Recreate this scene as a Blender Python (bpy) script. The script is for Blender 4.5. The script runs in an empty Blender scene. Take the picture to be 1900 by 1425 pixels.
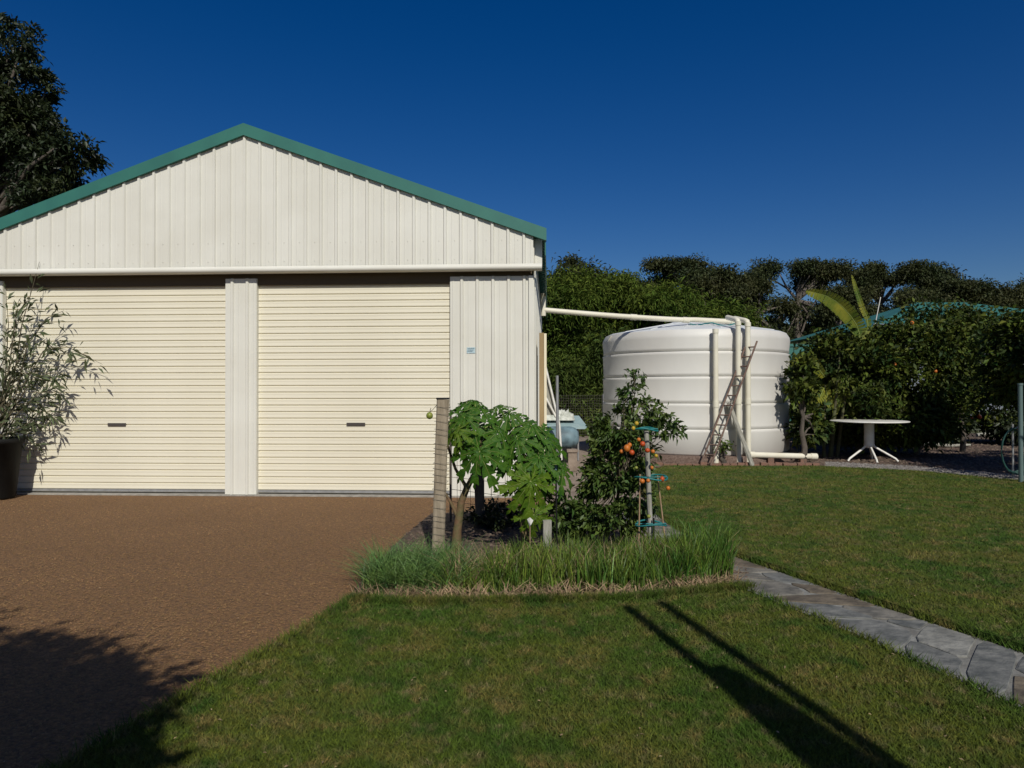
import bpy, math, random
import numpy as np
from mathutils import Vector, Matrix, Quaternion
R = math.radians
rng = np.random.default_rng(7)
random.seed(7)
S = bpy.context.scene
COL = S.collection

# ------------------------------------------------------------------ camera, sky, sun
F, HOR, CAMH = 1300.0, 725.0, 1.287        # focal length in photo pixels, horizon row, eye height
YAW = math.atan(0.0523)
WALL = 8.48                                 # distance to the shed front
cd = bpy.data.cameras.new('camera'); cam = bpy.data.objects.new('camera', cd); COL.objects.link(cam)
cd.sensor_width = 36; cd.lens = F / 1900 * 36; cd.clip_start = 0.05; cd.clip_end = 3000
cam.location = (0, 0, CAMH)
pitch = math.atan((HOR - 712.5) / F)
cam.rotation_mode = 'QUATERNION'
cam.rotation_quaternion = (Quaternion((0, 0, 1), YAW) @ Quaternion((1, 0, 0), R(90) + pitch) @ Quaternion((0, 0, 1), R(-0.08)))
S.camera = cam

SUN_EL, SUN_LEFT = 40.0, 15.4               # light travels towards +Y, 15.4 degrees to the left
w = bpy.data.worlds.new('World'); S.world = w; w.use_nodes = True
nt = w.node_tree; bg = nt.nodes['Background']
sky = nt.nodes.new('ShaderNodeTexSky'); sky.sky_type = 'NISHITA'; sky.sun_disc = False
tl = Vector((-math.sin(R(SUN_LEFT)), math.cos(R(SUN_LEFT)), -math.tan(R(SUN_EL)))).normalized()
sky.sun_elevation = R(SUN_EL); sky.sun_rotation = math.atan2(-tl.x, -tl.y)
sky.altitude = 300; sky.air_density = 1.0; sky.dust_density = 1.0; sky.ozone_density = 4.0
hsv = nt.nodes.new('ShaderNodeHueSaturation'); hsv.inputs['Hue'].default_value = .514; hsv.inputs['Saturation'].default_value = 1.40; hsv.inputs['Value'].default_value = 1.0
nt.links.new(sky.outputs[0], hsv.inputs['Color']); nt.links.new(hsv.outputs[0], bg.inputs[0]); bg.inputs[1].default_value = 0.055
sd = bpy.data.lights.new('sun', 'SUN'); so = bpy.data.objects.new('sun', sd); COL.objects.link(so)
sd.energy = 3.7; sd.angle = R(0.5); sd.color = (1.0, 0.955, 0.86)
so.rotation_euler = tl.to_track_quat('-Z', 'Y').to_euler()
S.view_settings.view_transform = 'Standard'; S.view_settings.look = 'None'
S.view_settings.exposure = 0.0; S.view_settings.gamma = 1.0; S.view_settings.use_curve_mapping = False

# ------------------------------------------------------------------ position helpers
CA, SA = math.cos(YAW), math.sin(YAW)
def W(lat, dep, z=0.0):
    return Vector((lat * CA - dep * SA, lat * SA + dep * CA, z))
def at(px, py, dep):
    return W((px - 950) / F * dep, dep, CAMH + (HOR - py) / F * dep)
def gp(px, py, z=0.0):
    d = F * (CAMH - z) / (py - HOR); return W((px - 950) / F * d, d, z)
def wx(px): return WALL * math.tan(math.atan((px - 950) / F) - YAW)
def wz(px, py): return CAMH + (HOR - py) / F * WALL / (CA + (px - 950) / F * SA)

# ------------------------------------------------------------------ materials
def mat(name, col, rough=0.7, noise=None, bump=0.0, bscale=40, col2=None, metal=0.0, spec=0.4, trans=0.0, island=0.0, detail=4, lo=0.35, hi=0.65, sheen=None, stretch=None):
    m = bpy.data.materials.new(name); m.use_nodes = True
    n = m.node_tree.nodes; l = m.node_tree.links; b = n['Principled BSDF']
    b.inputs['Base Color'].default_value = (*col, 1); b.inputs['Roughness'].default_value = rough
    b.inputs['Metallic'].default_value = metal; b.inputs['Specular IOR Level'].default_value = spec
    out = None
    tc = n.new('ShaderNodeTexCoord'); src = tc.outputs['Object']
    if stretch:
        mp = n.new('ShaderNodeMapping'); mp.inputs['Scale'].default_value = stretch
        l.new(src, mp.inputs[0]); src = mp.outputs[0]
    if noise and col2:
        t = n.new('ShaderNodeTexNoise'); t.inputs['Scale'].default_value = noise; t.inputs['Detail'].default_value = detail
        l.new(src, t.inputs['Vector'])
        r = n.new('ShaderNodeMapRange'); r.inputs['From Min'].default_value = lo; r.inputs['From Max'].default_value = hi
        l.new(t.outputs['Fac'], r.inputs['Value'])
        mx = n.new('ShaderNodeMix'); mx.data_type = 'RGBA'
        mx.inputs[6].default_value = (*col, 1); mx.inputs[7].default_value = (*col2, 1)
        l.new(r.outputs[0], mx.inputs[0]); out = mx.outputs[2]
        l.new(out, b.inputs['Base Color'])
    if island:
        g = n.new('ShaderNodeNewGeometry'); hs = n.new('ShaderNodeHueSaturation')
        v = n.new('ShaderNodeMapRange'); v.inputs['To Min'].default_value = 1 - island; v.inputs['To Max'].default_value = 1 + island
        l.new(g.outputs['Random Per Island'], v.inputs['Value']); l.new(v.outputs[0], hs.inputs['Value'])
        h = n.new('ShaderNodeMapRange'); h.inputs['To Min'].default_value = 0.5 - island * 0.05; h.inputs['To Max'].default_value = 0.5 + island * 0.03
        mt = n.new('ShaderNodeMath'); mt.operation = 'FRACT'; m2 = n.new('ShaderNodeMath'); m2.operation = 'MULTIPLY'; m2.inputs[1].default_value = 7.31
        l.new(g.outputs['Random Per Island'], m2.inputs[0]); l.new(m2.outputs[0], mt.inputs[0]); l.new(mt.outputs[0], h.inputs['Value'])
        l.new(h.outputs[0], hs.inputs['Hue'])
        if out: l.new(out, hs.inputs['Color'])
        else: hs.inputs['Color'].default_value = (*col, 1)
        out = hs.outputs[0]; l.new(out, b.inputs['Base Color'])
    if trans:
        tr = n.new('ShaderNodeBsdfTranslucent'); ms = n.new('ShaderNodeMixShader'); ms.inputs[0].default_value = trans
        if out: l.new(out, tr.inputs['Color'])
        else: tr.inputs['Color'].default_value = (*col, 1)
        l.new(b.outputs[0], ms.inputs[1]); l.new(tr.outputs[0], ms.inputs[2])
        l.new(ms.outputs[0], n['Material Output'].inputs[0])
    if bump:
        t2 = n.new('ShaderNodeTexNoise'); t2.inputs['Scale'].default_value = bscale; t2.inputs['Detail'].default_value = 3
        l.new(src, t2.inputs['Vector'])
        bp = n.new('ShaderNodeBump'); bp.inputs['Strength'].default_value = bump; bp.inputs['Distance'].default_value = 0.02
        l.new(t2.outputs['Fac'], bp.inputs['Height']); l.new(bp.outputs[0], b.inputs['Normal'])
    return m

M = {}
M['wall'] = mat('off_white_steel', (.71, .70, .63), .42, 1.4, .05, 3, (.65, .635, .56), spec=.35)
M['cream'] = mat('cream_steel', (.79, .745, .60), .42, 1.2, .0, 3, (.74, .695, .555), spec=.35, stretch=(1, 1, 4))
M['green'] = mat('green_steel', (.038, .165, .13), .45, 3, 0, 3, (.032, .14, .115))
M['dark'] = mat('shaded_gap_brown', (.10, .075, .045), .9)  # shade of the gap above the doors put into the colour
M['slab'] = mat('concrete', (.36, .34, .30), .9, 14, .3, 60, (.25, .235, .205))
M['tank'] = mat('tank_plastic', (.68, .67, .63), .5, .9, .05, 6, (.58, .56, .52), spec=.4, stretch=(1, 1, .35))
M['tankroof'] = mat('tank_lid_plastic', (.66, .68, .68), .45, 2, .05, 6, (.58, .60, .60))
M['pvc'] = mat('cream_pvc', (.75, .72, .60), .35, 3, 0, 3, (.68, .64, .51))
M['white'] = mat('white_paint', (.78, .77, .72), .4, 9, 0, 3, (.66, .64, .58))
M['rust'] = mat('rusty_ladder_steel', (.13, .075, .058), .8, 20, .2, 60, (.20, .14, .11))
M['timber'] = mat('weathered_post_timber', (.33, .275, .20), .9, 9, .5, 30, (.22, .18, .125), stretch=(3, 3, .4))
M['grey_timber'] = mat('grey_stake_timber', (.36, .35, .30), .9, 12, .4, 40, (.24, .23, .19), stretch=(3, 3, .4))
M['board'] = mat('brown_board', (.36, .26, .13), .8, 4, .1, 20, (.27, .19, .10), stretch=(2, 2, .3))
M['cream_edge'] = mat('cream_edge_trim', (.78, .70, .52), .6)
M['steel'] = mat('galvanised_steel', (.34, .34, .34), .5, 14, 0, 3, (.26, .26, .26), metal=.3)
M['wire'] = mat('fence_wire', (.13, .12, .10), .6, metal=.3)
M['black'] = mat('black_plastic', (.006, .006, .006), .7, 6, .1, 20, (.010, .010, .009), spec=.25)
M['teal'] = mat('teal_plastic_tape', (.015, .17, .17), .5)
M['blue'] = mat('pale_blue_enamel', (.17, .26, .30), .6, 6, .2, 14, (.07, .11, .13))
M['bluetray'] = mat('pale_blue_tray', (.32, .42, .43), .5, 8, .1, 14, (.25, .36, .38))
M['paper'] = mat('crumpled_white_sheet', (.66, .68, .62), .7, 10, .6, 18, (.34, .36, .31))
M['sticker'] = mat('pale_blue_sticker', (.50, .60, .62), .5, 70, 0, 3, (.32, .47, .53))
M['handle'] = mat('dark_handle_metal', (.07, .06, .055), .4)
M['tomato'] = mat('orange_red_fruit', (.42, .085, .012), .45, island=.3)
M['orange'] = mat('orange_fruit', (.46, .16, .018), .5, island=.3)
M['lime'] = mat('green_fruit', (.16, .22, .03), .4, 30, 0, 3, (.24, .25, .05))
M['yellow'] = mat('yellow_flower', (.45, .30, .025), .5)
M['soil'] = mat('garden_soil', (.055, .038, .027), .95, 12, 1.0, 30, (.10, .07, .05))
M['mulch'] = mat('bark_mulch', (.085, .058, .042), .95, 30, .3, 60, (.16, .12, .09), island=.5)
M['rubble'] = mat('pale_rubble', (.26, .24, .22), .95, 30, .3, 60, (.15, .135, .12), island=.4)
M['brick'] = mat('edging_brick', (.22, .125, .08), .9, 16, .5, 60, (.15, .10, .07), island=.35)
M['bark'] = mat('tree_bark', (.12, .10, .08), .9, 9, .6, 20, (.06, .05, .04), stretch=(2, 2, .5))
M['gumbark'] = mat('pale_gum_bark', (.14, .12, .10), .85, 5, .3, 12, (.12, .10, .085), stretch=(2, 2, .5))
M['stem'] = mat('green_brown_stem', (.10, .085, .045), .8, 20, .2, 40, (.06, .05, .03))
M['papstem'] = mat('papaya_stem', (.10, .10, .04), .8, 14, .4, 30, (.15, .085, .045))
M['petiole'] = mat('pale_leaf_stalk', (.19, .23, .06), .5)
M['bananastem'] = mat('banana_stem', (.075, .085, .03), .7, 8, .2, 20, (.05, .04, .02))
M['papleaf'] = mat('papaya_leaf', (.028, .088, .010), .5, 5, .3, 30, (.065, .15, .012), trans=.22, spec=.22)
M['papleaf2'] = mat('papaya_leaf_yellow_green', (.06, .13, .010), .5, 5, .3, 30, (.125, .20, .014), trans=.28, spec=.22)
def leafm(name, c, isl=.45, tr=.22, c2=None, ns=.6, rough=.5, spec=.4):
    return mat(name, c, rough, ns, 0, 3, c2 or tuple(v * .65 for v in c), trans=tr, island=isl, spec=spec)
M['darktree'] = leafm('dark_tree_leaf', (.020, .034, .014), c2=(.034, .046, .014))
M['gum'] = leafm('gum_leaf', (.032, .052, .018), c2=(.060, .062, .020), ns=.3, rough=.6, spec=.25)
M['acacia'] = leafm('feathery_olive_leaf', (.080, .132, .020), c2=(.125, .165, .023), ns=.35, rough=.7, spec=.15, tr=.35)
M['acacia_dark'] = leafm('shaded_olive_leaf', (.05, .082, .016), c2=(.085, .12, .02), ns=.4, rough=.7, spec=.15)  # darker copy of the feathery leaf, shade put into its colour
M['citrus'] = leafm('citrus_leaf', (.018, .042, .010), isl=.6, c2=(.085, .110, .014), ns=2.6, rough=.6, spec=.22)
M['fruitbush'] = leafm('fruit_bush_leaf', (.038, .082, .018), c2=(.085, .13, .022), ns=5, rough=.5)
M['potleaf'] = leafm('grey_green_narrow_leaf', (.070, .092, .042), c2=(.115, .14, .07), ns=3, rough=.55, spec=.25)
M['banana'] = mat('banana_leaf', (.085, .14, .018), .5, 3, .2, 20, (.26, .25, .03), trans=.3, spec=.3, stretch=(1, 1, 1))
M['chive'] = mat('chive_blade', (.055, .135, .018), .5, 2.2, 0, 3, (.135, .20, .03), trans=.2, island=.7)
M['chiveblue'] = mat('blue_green_chive_blade', (.085, .18, .055), .5, 5, 0, 3, (.13, .22, .05), trans=.25, island=.4)
M['straw'] = mat('dry_straw_blade', (.36, .26, .15), .8, 9, 0, 3, (.24, .17, .095), island=.35)
M['grassblade'] = None
M['housewall'] = mat('grey_house_wall', (.20, .22, .26), .8, 2, 0, 3, (.16, .18, .21))
M['houseroof'] = mat('green_house_roof', (.045, .17, .135), .5, 2, 0, 3, (.035, .13, .11))
M['red'] = mat('red_trim', (.40, .05, .04), .6)
M['joint'] = mat('path_mortar', (.26, .26, .24), .95, 9, .3, 60, (.14, .135, .12))

# lawn material: patches of dry and green grass
def lawn_mat(name, blade=False):
    m = bpy.data.materials.new(name); m.use_nodes = True
    n = m.node_tree.nodes; l = m.node_tree.links; b = n['Principled BSDF']; b.inputs['Roughness'].default_value = .8
    b.inputs['Specular IOR Level'].default_value = .15
    g = n.new('ShaderNodeNewGeometry')
    def nz(sc, det, lo, hi, vec=None):
        t = n.new('ShaderNodeTexNoise'); t.inputs['Scale'].default_value = sc; t.inputs['Detail'].default_value = det
        l.new(g.outputs['Position'], t.inputs['Vector'])
        r = n.new('ShaderNodeMapRange'); r.inputs['From Min'].default_value = lo; r.inputs['From Max'].default_value = hi
        l.new(t.outputs['Fac'], r.inputs['Value']); return r.outputs[0]
    def mix(f, a, c):
        x = n.new('ShaderNodeMix'); x.data_type = 'RGBA'
        l.new(f, x.inputs[0])
        for i, v in ((6, a), (7, c)):
            if isinstance(v, tuple): x.inputs[i].default_value = (*v, 1)
            else: l.new(v, x.inputs[i])
        return x.outputs[2]
    a = mix(nz(1.1, 3, .38, .62), (.044, .094, .010), (.100, .118, .014))
    a = mix(nz(2.3, 5, .51, .67), a, (.14, .125, .028))
    a = mix(nz(6.5, 4, .53, .69), a, (.185, .140, .045))
    a = mix(nz(3.7, 4, .55, .68), a, (.028, .070, .008))
    a = mix(nz(14, 3, .55, .75), a, (.19, .15, .075))
    a = mix(nz(60, 2, .4, .7), a, (.05, .075, .016))
    if blade:
        hs = n.new('ShaderNodeHueSaturation'); v = n.new('ShaderNodeMapRange'); v.inputs['To Min'].default_value = .65; v.inputs['To Max'].default_value = 1.5
        l.new(g.outputs['Random Per Island'], v.inputs['Value']); l.new(v.outputs[0], hs.inputs['Value']); l.new(a, hs.inputs['Color']); a = hs.outputs[0]
    else:
        t = n.new('ShaderNodeTexNoise'); t.inputs['Scale'].default_value = 90; t.inputs['Detail'].default_value = 4
        l.new(g.outputs['Position'], t.inputs['Vector'])
        bp = n.new('ShaderNodeBump'); bp.inputs['Strength'].default_value = .8; bp.inputs['Distance'].default_value = .02
        l.new(t.outputs['Fac'], bp.inputs['Height']); l.new(bp.outputs[0], b.inputs['Normal'])
    l.new(a, b.inputs['Base Color'])
    return m
M['lawn'] = lawn_mat('lawn_turf'); M['grassblade'] = lawn_mat('lawn_blades', True)
M['gravel'] = mat('red_brown_gravel_bed', (.26, .140, .056), .95, 45, .9, 90, (.12, .068, .036), detail=6)
M['pebble'] = mat('red_brown_gravel', (.25, .148, .064), .9, 1.2, 0, 3, (.19, .112, .048), island=.26)
M['dirt'] = mat('pinkish_paving_dirt', (.30, .24, .19), .95, 8, .4, 40, (.20, .155, .12))
M['farground'] = mat('dry_far_ground', (.10, .10, .045), .95, 1.5, .5, 10, (.06, .07, .025))
M['stone'] = [mat('flagstone_' + k, c, .8, 9, .6, 25, c2, detail=7) for k, c, c2 in (
    ('blue_grey', (.185, .185, .17), (.09, .095, .09)), ('pale_grey', (.27, .265, .235), (.14, .14, .125)),
    ('brown_grey', (.165, .135, .095), (.08, .066, .048)), ('mid_grey', (.205, .19, .16), (.10, .096, .083)))]

# ------------------------------------------------------------------ mesh helpers
class MB:
    def __init__(s): s.v = []; s.f = []; s.mi = []; s.smooth = []
    def add(s, vs, fs, mi=0, smooth=False):
        o = len(s.v); s.v += [tuple(v) for v in vs]
        for f in fs: s.f.append(tuple(i + o for i in f)); s.mi.append(mi); s.smooth.append(smooth)
    def box(s, x0, x1, y0, y1, z0, z1, mi=0, mtx=None):
        vs = [Vector(p) for p in ((x0,y0,z0),(x1,y0,z0),(x1,y1,z0),(x0,y1,z0),(x0,y0,z1),(x1,y0,z1),(x1,y1,z1),(x0,y1,z1))]
        if mtx: vs = [mtx @ v for v in vs]
        s.add(vs, ((0,3,2,1),(4,5,6,7),(0,1,5,4),(1,2,6,5),(2,3,7,6),(3,0,4,7)), mi)
    def tube(s, pts, rad, n=8, mi=0, cap=True, squash=1.0):
        pts = [Vector(p) for p in pts]
        if not hasattr(rad, '__len__'): rad = [rad] * len(pts)
        vs = []; ref = Vector((0, 0, 1))
        d0 = (pts[-1] - pts[0]).normalized()
        if abs(d0.z) > .9: ref = Vector((1, 0, 0))
        for i, p in enumerate(pts):
            d = (pts[min(i+1, len(pts)-1)] - pts[max(i-1, 0)]).normalized()
            a = d.cross(ref).normalized(); b = d.cross(a)
            for k in range(n):
                t = 2 * math.pi * k / n; vs.append(p + (a * math.cos(t) + b * math.sin(t) * squash) * rad[i])
        fs = [(i*n+k, i*n+(k+1) % n, (i+1)*n+(k+1) % n, (i+1)*n+k) for i in range(len(pts)-1) for k in range(n)]
        s.add(vs, fs, mi, True)
        if cap: s.add(vs[:n], (tuple(range(n)),), mi); s.add(vs[-n:], (tuple(range(n))[::-1],), mi)
    def lathe(s, prof, c, n=48, mi=0, smooth=True):
        vs = [(c[0] + r * math.cos(2*math.pi*k/n), c[1] + r * math.sin(2*math.pi*k/n), c[2] + z) for r, z in prof for k in range(n)]
        fs = [(i*n+k, i*n+(k+1) % n, (i+1)*n+(k+1) % n, (i+1)*n+k) for i in range(len(prof)-1) for k in range(n)]
        s.add(vs, fs, mi, smooth)
    def ball(s, c, r, n=8, m=6, mi=0, sq=(1,1,1)):
        vs = []; fs = []
        for i in range(m+1):
            t = math.pi * i / m
            for k in range(n):
                p = 2*math.pi*k/n
                vs.append((c[0]+r*sq[0]*math.sin(t)*math.cos(p), c[1]+r*sq[1]*math.sin(t)*math.sin(p), c[2]+r*sq[2]*math.cos(t)))
        for i in range(m):
            for k in range(n): fs.append((i*n+k, (i+1)*n+k, (i+1)*n+(k+1) % n, i*n+(k+1) % n))
        s.add(vs, fs, mi, True)
    def mesh(s, name, mats):
        me = bpy.data.meshes.new(name); me.from_pydata(s.v, [], s.f)
        for m in (mats if isinstance(mats, (list, tuple)) else [mats]): me.materials.append(m)
        me.polygons.foreach_set('material_index', s.mi); me.polygons.foreach_set('use_smooth', s.smooth)
        me.update(); return me
    def build(s, name, mats, parent=None, loc=None):
        return link(name, s.mesh(name, mats), parent, loc)

def link(name, me, parent=None, loc=None):
    o = bpy.data.objects.new(name, me); COL.objects.link(o)
    if loc is not None: o.location = loc
    if parent: o.parent = parent
    return o
def tag(o, label=None, cat=None, group=None, kind=None):
    if label: o['label'] = label
    if cat: o['category'] = cat
    if group: o['group'] = group
    if kind: o['kind'] = kind
    return o
def thing(name, loc, label, cat, group=None, rz=0):
    o = bpy.data.objects.new(name, None); COL.objects.link(o); o.location = loc; o.rotation_euler = (0, 0, rz)
    o.empty_display_size = .2
    return tag(o, label, cat, group)
def rel(o, pts):  # world points into an unrotated thing's own frame
    return [Vector(p) - o.location for p in pts]

def raw_mesh(name, V, Fc, mats, smooth=False, mi=None):
    """V (n,3); Fc (m,k) int"""
    me = bpy.data.meshes.new(name); k = Fc.shape[1]
    me.vertices.add(len(V)); me.vertices.foreach_set('co', V.astype(np.float32).ravel())
    me.loops.add(Fc.size); me.loops.foreach_set('vertex_index', Fc.astype(np.int32).ravel())
    me.polygons.add(len(Fc)); me.polygons.foreach_set('loop_start', np.arange(0, Fc.size, k, dtype=np.int32))
    for m in (mats if isinstance(mats, (list, tuple)) else [mats]): me.materials.append(m)
    if mi is not None: me.polygons.foreach_set('material_index', mi.astype(np.int32))
    if smooth: me.polygons.foreach_set('use_smooth', np.ones(len(Fc), bool))
    me.update(calc_edges=True); me.validate(); return me

def unit(a): return a / np.maximum(np.linalg.norm(a, axis=1, keepdims=True), 1e-9)
def leaves(C, D, L, Wd, name, m, up=None, fold=.25, sag=.12):
    """rhombic folded leaves at points C along directions D"""
    N = len(C); D = unit(D)
    if up is None: up = unit(rng.normal(size=(N, 3)) + np.array([0, 0, 1.1]))
    Sd = unit(np.cross(D, up)); U = np.cross(Sd, D)
    L = np.broadcast_to(L, N)[:, None]; Wd = np.broadcast_to(Wd, N)[:, None]
    b = C; t = C + D * L - np.array([0, 0, 1]) * L * sag
    mid = C + D * L * .45 
    l_ = mid + Sd * Wd * .5 + U * Wd * fold; r_ = mid - Sd * Wd * .5 + U * Wd * fold
    V = np.stack([b, r_, t, l_], 1).reshape(-1, 3)
    i = np.arange(N)[:, None] * 4
    Fc = np.concatenate([i + [0, 1, 2], i + [0, 2, 3]], 1).reshape(-1, 3)
    return raw_mesh(name, V, Fc, m)
def blob_points(c, r, n, clumps, spread, shell=.55):
    """points gathered in clumps through an ellipsoid, with gaps between the clumps"""
    c = np.array(c); r = np.broadcast_to(np.array(r, float), 3)
    u = unit(rng.normal(size=(clumps, 3))); rad = shell + (1 - shell) * rng.random((clumps, 1)) ** .6
    u[:, 2] = np.where(u[:, 2] < -.5, u[:, 2] * .6, u[:, 2])
    K = c + u * rad * r
    idx = rng.integers(0, clumps, n)
    P = K[idx] + np.clip(rng.normal(size=(n, 3)), -1.7, 1.7) * spread * np.array([1, 1, .65]) * (.5 + rng.random((clumps, 1))[idx])
    return P, K, u[idx]

# ------------------------------------------------------------------ ground
def sheet(name, pts, z, m, kind='structure', sub=None):
    mb = MB(); mb.add([(p[0], p[1], z) for p in pts], (tuple(range(len(pts))),)); o = mb.build(name, m); o['kind'] = kind; return o
def grid(name, x0, x1, y0, y1, nx, ny, z, m):
    xs = np.linspace(x0, x1, nx); ys = np.linspace(y0, y1, ny)
    X, Y = np.meshgrid(xs, ys); V = np.stack([X.ravel(), Y.ravel(), np.full(X.size, z)], 1)
    i = np.arange(ny - 1)[:, None] * nx + np.arange(nx - 1)[None]; i = i.ravel()[:, None]
    o = link(name, raw_mesh(name, V, np.concatenate([i, i + 1, i + nx + 1, i + nx], 1), m)); o['kind'] = 'structure'; return o
grid('ground', -900, 900, -300, 1500, 60, 60, -.012, M['farground'])
XR = wx(990)      # right front corner of the shed
XL = wx(-40)      # left front corner
SHL = 8.4         # shed length
# lawn, driveway, soil bed
EDGE = [W(-.98, 4.33), W(-1.12, 3.75), W(-1.40, 2.85), W(-1.62, 2.1), W(-2.3, -1.0), W(-3.0, -4.0)]
sheet('driveway', [Vector((-16, WALL - .02)), Vector((XR + .15, WALL - .02)), W(-.35, 5.0), W(-.9, 4.75)] + EDGE + [Vector((-16, -4))], -.004, M['gravel'])
BED = [W(-1.02, 4.36), W(-.6, 4.28), W(0, 4.30), W(.7, 4.36), W(1.55, 4.62), W(1.72, 5.1), W(1.25, 6.3), W(.85, 7.6), W(.2, 7.7), W(-.85, 7.35), W(-.95, 6.3), W(-1.02, 5.3)]
sheet('garden_bed', BED, .004, M['soil'])
LAWN = EDGE[::-1] + [W(-.6, 4.26), W(0, 4.29), W(.7, 4.34), W(1.47, 4.59), W(1.75, 3.86), W(2.03, 2.90), W(2.59, 1.45), W(3.30, 0), W(4.0, -4)]
sheet('lawn', LAWN, 0, M['lawn'])
PATH_L = [W(1.02, 7.4), W(1.12, 6.5), W(1.27, 5.5), W(1.48, 4.60), W(1.76, 3.86), W(2.04, 2.90), W(2.60, 1.45), W(3.32, 0)]
PATH_R = [W(1.50, 7.4), W(1.52, 6.5), W(1.72, 5.42), W(2.03, 4.6), W(2.26, 4.0), W(2.56, 3.30), W(3.22, 1.7), W(3.95, 0)]
sheet('path', PATH_L + PATH_R[::-1], .002, M['joint'])
LAWNR = [W(1.52, 7.4), W(1.54, 6.5), W(1.745, 5.42), W(2.055, 4.6), W(2.285, 4.0), W(2.585, 3.30), W(3.245, 1.7), W(3.97, 0), W(14, 0), W(12, 8.3),
         gp(1900, 897), gp(1850, 893), gp(1700, 878), gp(1520, 869), gp(1400, 869), gp(1235, 868), gp(1215, 878), W(1.65, 9.5)]
lr = MB(); lr.add([(p[0], p[1], .035) for p in LAWNR] + [(p[0], p[1], -.01) for p in LAWNR],
   [tuple(range(len(LAWNR)))] + [(i, i + len(LAWNR), (i + 1) % len(LAWNR) + len(LAWNR), (i + 1) % len(LAWNR)) for i in range(len(LAWNR))])
o = lr.build('raised_lawn', M['lawn']); o['kind'] = 'structure'
sheet('side_yard', [Vector((XR, WALL)), W(-.2, 7.2), W(1.0, 7.4), W(1.52, 7.4), W(1.66, 9.5), gp(1225, 862), W(2.6, 20), W(2.2, 26), Vector((XR, 26))], -.006, M['dirt'])

def inside(P, poly):
    x, y = P[:, 0], P[:, 1]; r = np.zeros(len(P), bool); n = len(poly); j = n - 1
    for i in range(n):
        xi, yi, xj, yj = poly[i][0], poly[i][1], poly[j][0], poly[j][1]
        c = ((yi > y) != (yj > y)) & (x < (xj - xi) * (y - yi) / ((yj - yi) or 1e-9) + xi); r ^= c; j = i
    return r
def scatter(n, near, far, poly, power=1.0, lat=(-.78, .78)):
    """ground points denser near the camera"""
    u = rng.random(n); d = near * (far / near) ** (u ** power)
    l = d * (lat[0] + (lat[1] - lat[0]) * rng.random(n))
    P = np.stack([l * CA - d * SA, l * SA + d * CA], 1); k = inside(P, poly); return P[k], d[k]
def blades(name, P, z, h, wdt, lean, m, mi=None, mats=None):
    N = len(P); a = rng.random(N) * 2 * math.pi; d = np.stack([np.cos(a), np.sin(a), np.zeros(N)], 1)
    le = (rng.normal(size=(N, 2)) * lean[:, None] if hasattr(lean, '__len__') else rng.normal(size=(N, 2)) * lean)
    B = np.concatenate([P, np.full((N, 1), 0.0) + np.reshape(z, (-1, 1))], 1)
    T = B + np.concatenate([le * np.reshape(h, (-1, 1)), np.reshape(h * np.ones(N), (-1, 1))], 1)
    hw = np.reshape(wdt * np.ones(N), (-1, 1)) * .5
    V = np.stack([B - d * hw, B + d * hw, T], 1).reshape(-1, 3)
    return raw_mesh(name, V, np.arange(N * 3).reshape(-1, 3), m)
P1, d1 = scatter(330000, 2.2, 6.0, LAWN)
P2, d2 = scatter(260000, 2.6, 12.6, LAWNR)
Pa = np.concatenate([P1, P2]); da = np.concatenate([d1, d2]); za = np.concatenate([np.zeros(len(P1)), np.full(len(P2), .035)])
h = .012 + .016 * rng.random(len(Pa))
tag(link('lawn_grass', blades('lawn_grass', Pa, za, h, .0028 + .0011 * da * .55, .9, M['grassblade'])), 'short mown grass with green and dry straw coloured patches', 'grass', kind='stuff')
# longer ragged grass along the lawn edges
E = []
def along(poly, n, j):
    pts = []
    seg = [(poly[i], poly[i+1], (poly[i+1] - poly[i]).length) for i in range(len(poly) - 1)]; tot = sum(s[2] for s in seg)
    for a, b, L in seg:
        k = int(n * L / tot); t = rng.random(k)[:, None]
        pts.append(np.array(a)[None, :2] * (1 - t) + np.array(b)[None, :2] * t + rng.normal(size=(k, 2)) * j)
    return np.concatenate(pts)
E = np.concatenate([along(EDGE[:5], 6000, .02), along(PATH_L[3:7], 1300, .012), along([Vector(p) for p in LAWNR[:8]], 9000, .022), along([Vector(p) for p in LAWNR[10:18]], 7000, .03), along([W(-1.0, 4.32), W(-.6, 4.25), W(0, 4.28), W(.7, 4.33), W(1.56, 4.59)], 9000, .022)])
tag(link('edge_grass', blades('edge_grass', E, 0.0, .025 + .035 * rng.random(len(E)), .006, .6, M['grassblade'])), 'ragged longer grass growing along the lawn edges', 'grass', kind='stuff')
# gravel stones
GP = [Vector((-16, WALL - .02)), Vector((XR + .15, WALL - .02)), W(-.35, 5.0), W(-.9, 4.75)] + EDGE + [Vector((-16, -4))]
Pg, dg = scatter(120000, 2.1, 8.4, GP)
r = (.0026 + .0042 * rng.random(len(Pg)) ** 2) * (.8 + .1 * dg)
octv = np.array([(1,0,0),(-1,0,0),(0,1,0),(0,-1,0),(0,0,1),(0,0,-1)], float); octf = np.array([(0,2,4),(2,1,4),(1,3,4),(3,0,4)])
V = np.concatenate([Pg, np.zeros((len(Pg), 1))], 1)[:, None] + octv[None] * (r[:, None, None] * (.6 + .7 * rng.random((len(Pg), 6, 1)))) * np.array([1, 1, .75])
tag(link('gravel', raw_mesh('gravel', V.reshape(-1, 3), (np.arange(len(Pg))[:, None, None] * 6 + octf[None]).reshape(-1, 3), M['pebble'])), 'fine red brown gravel covering the driveway', 'gravel', kind='stuff')

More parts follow.
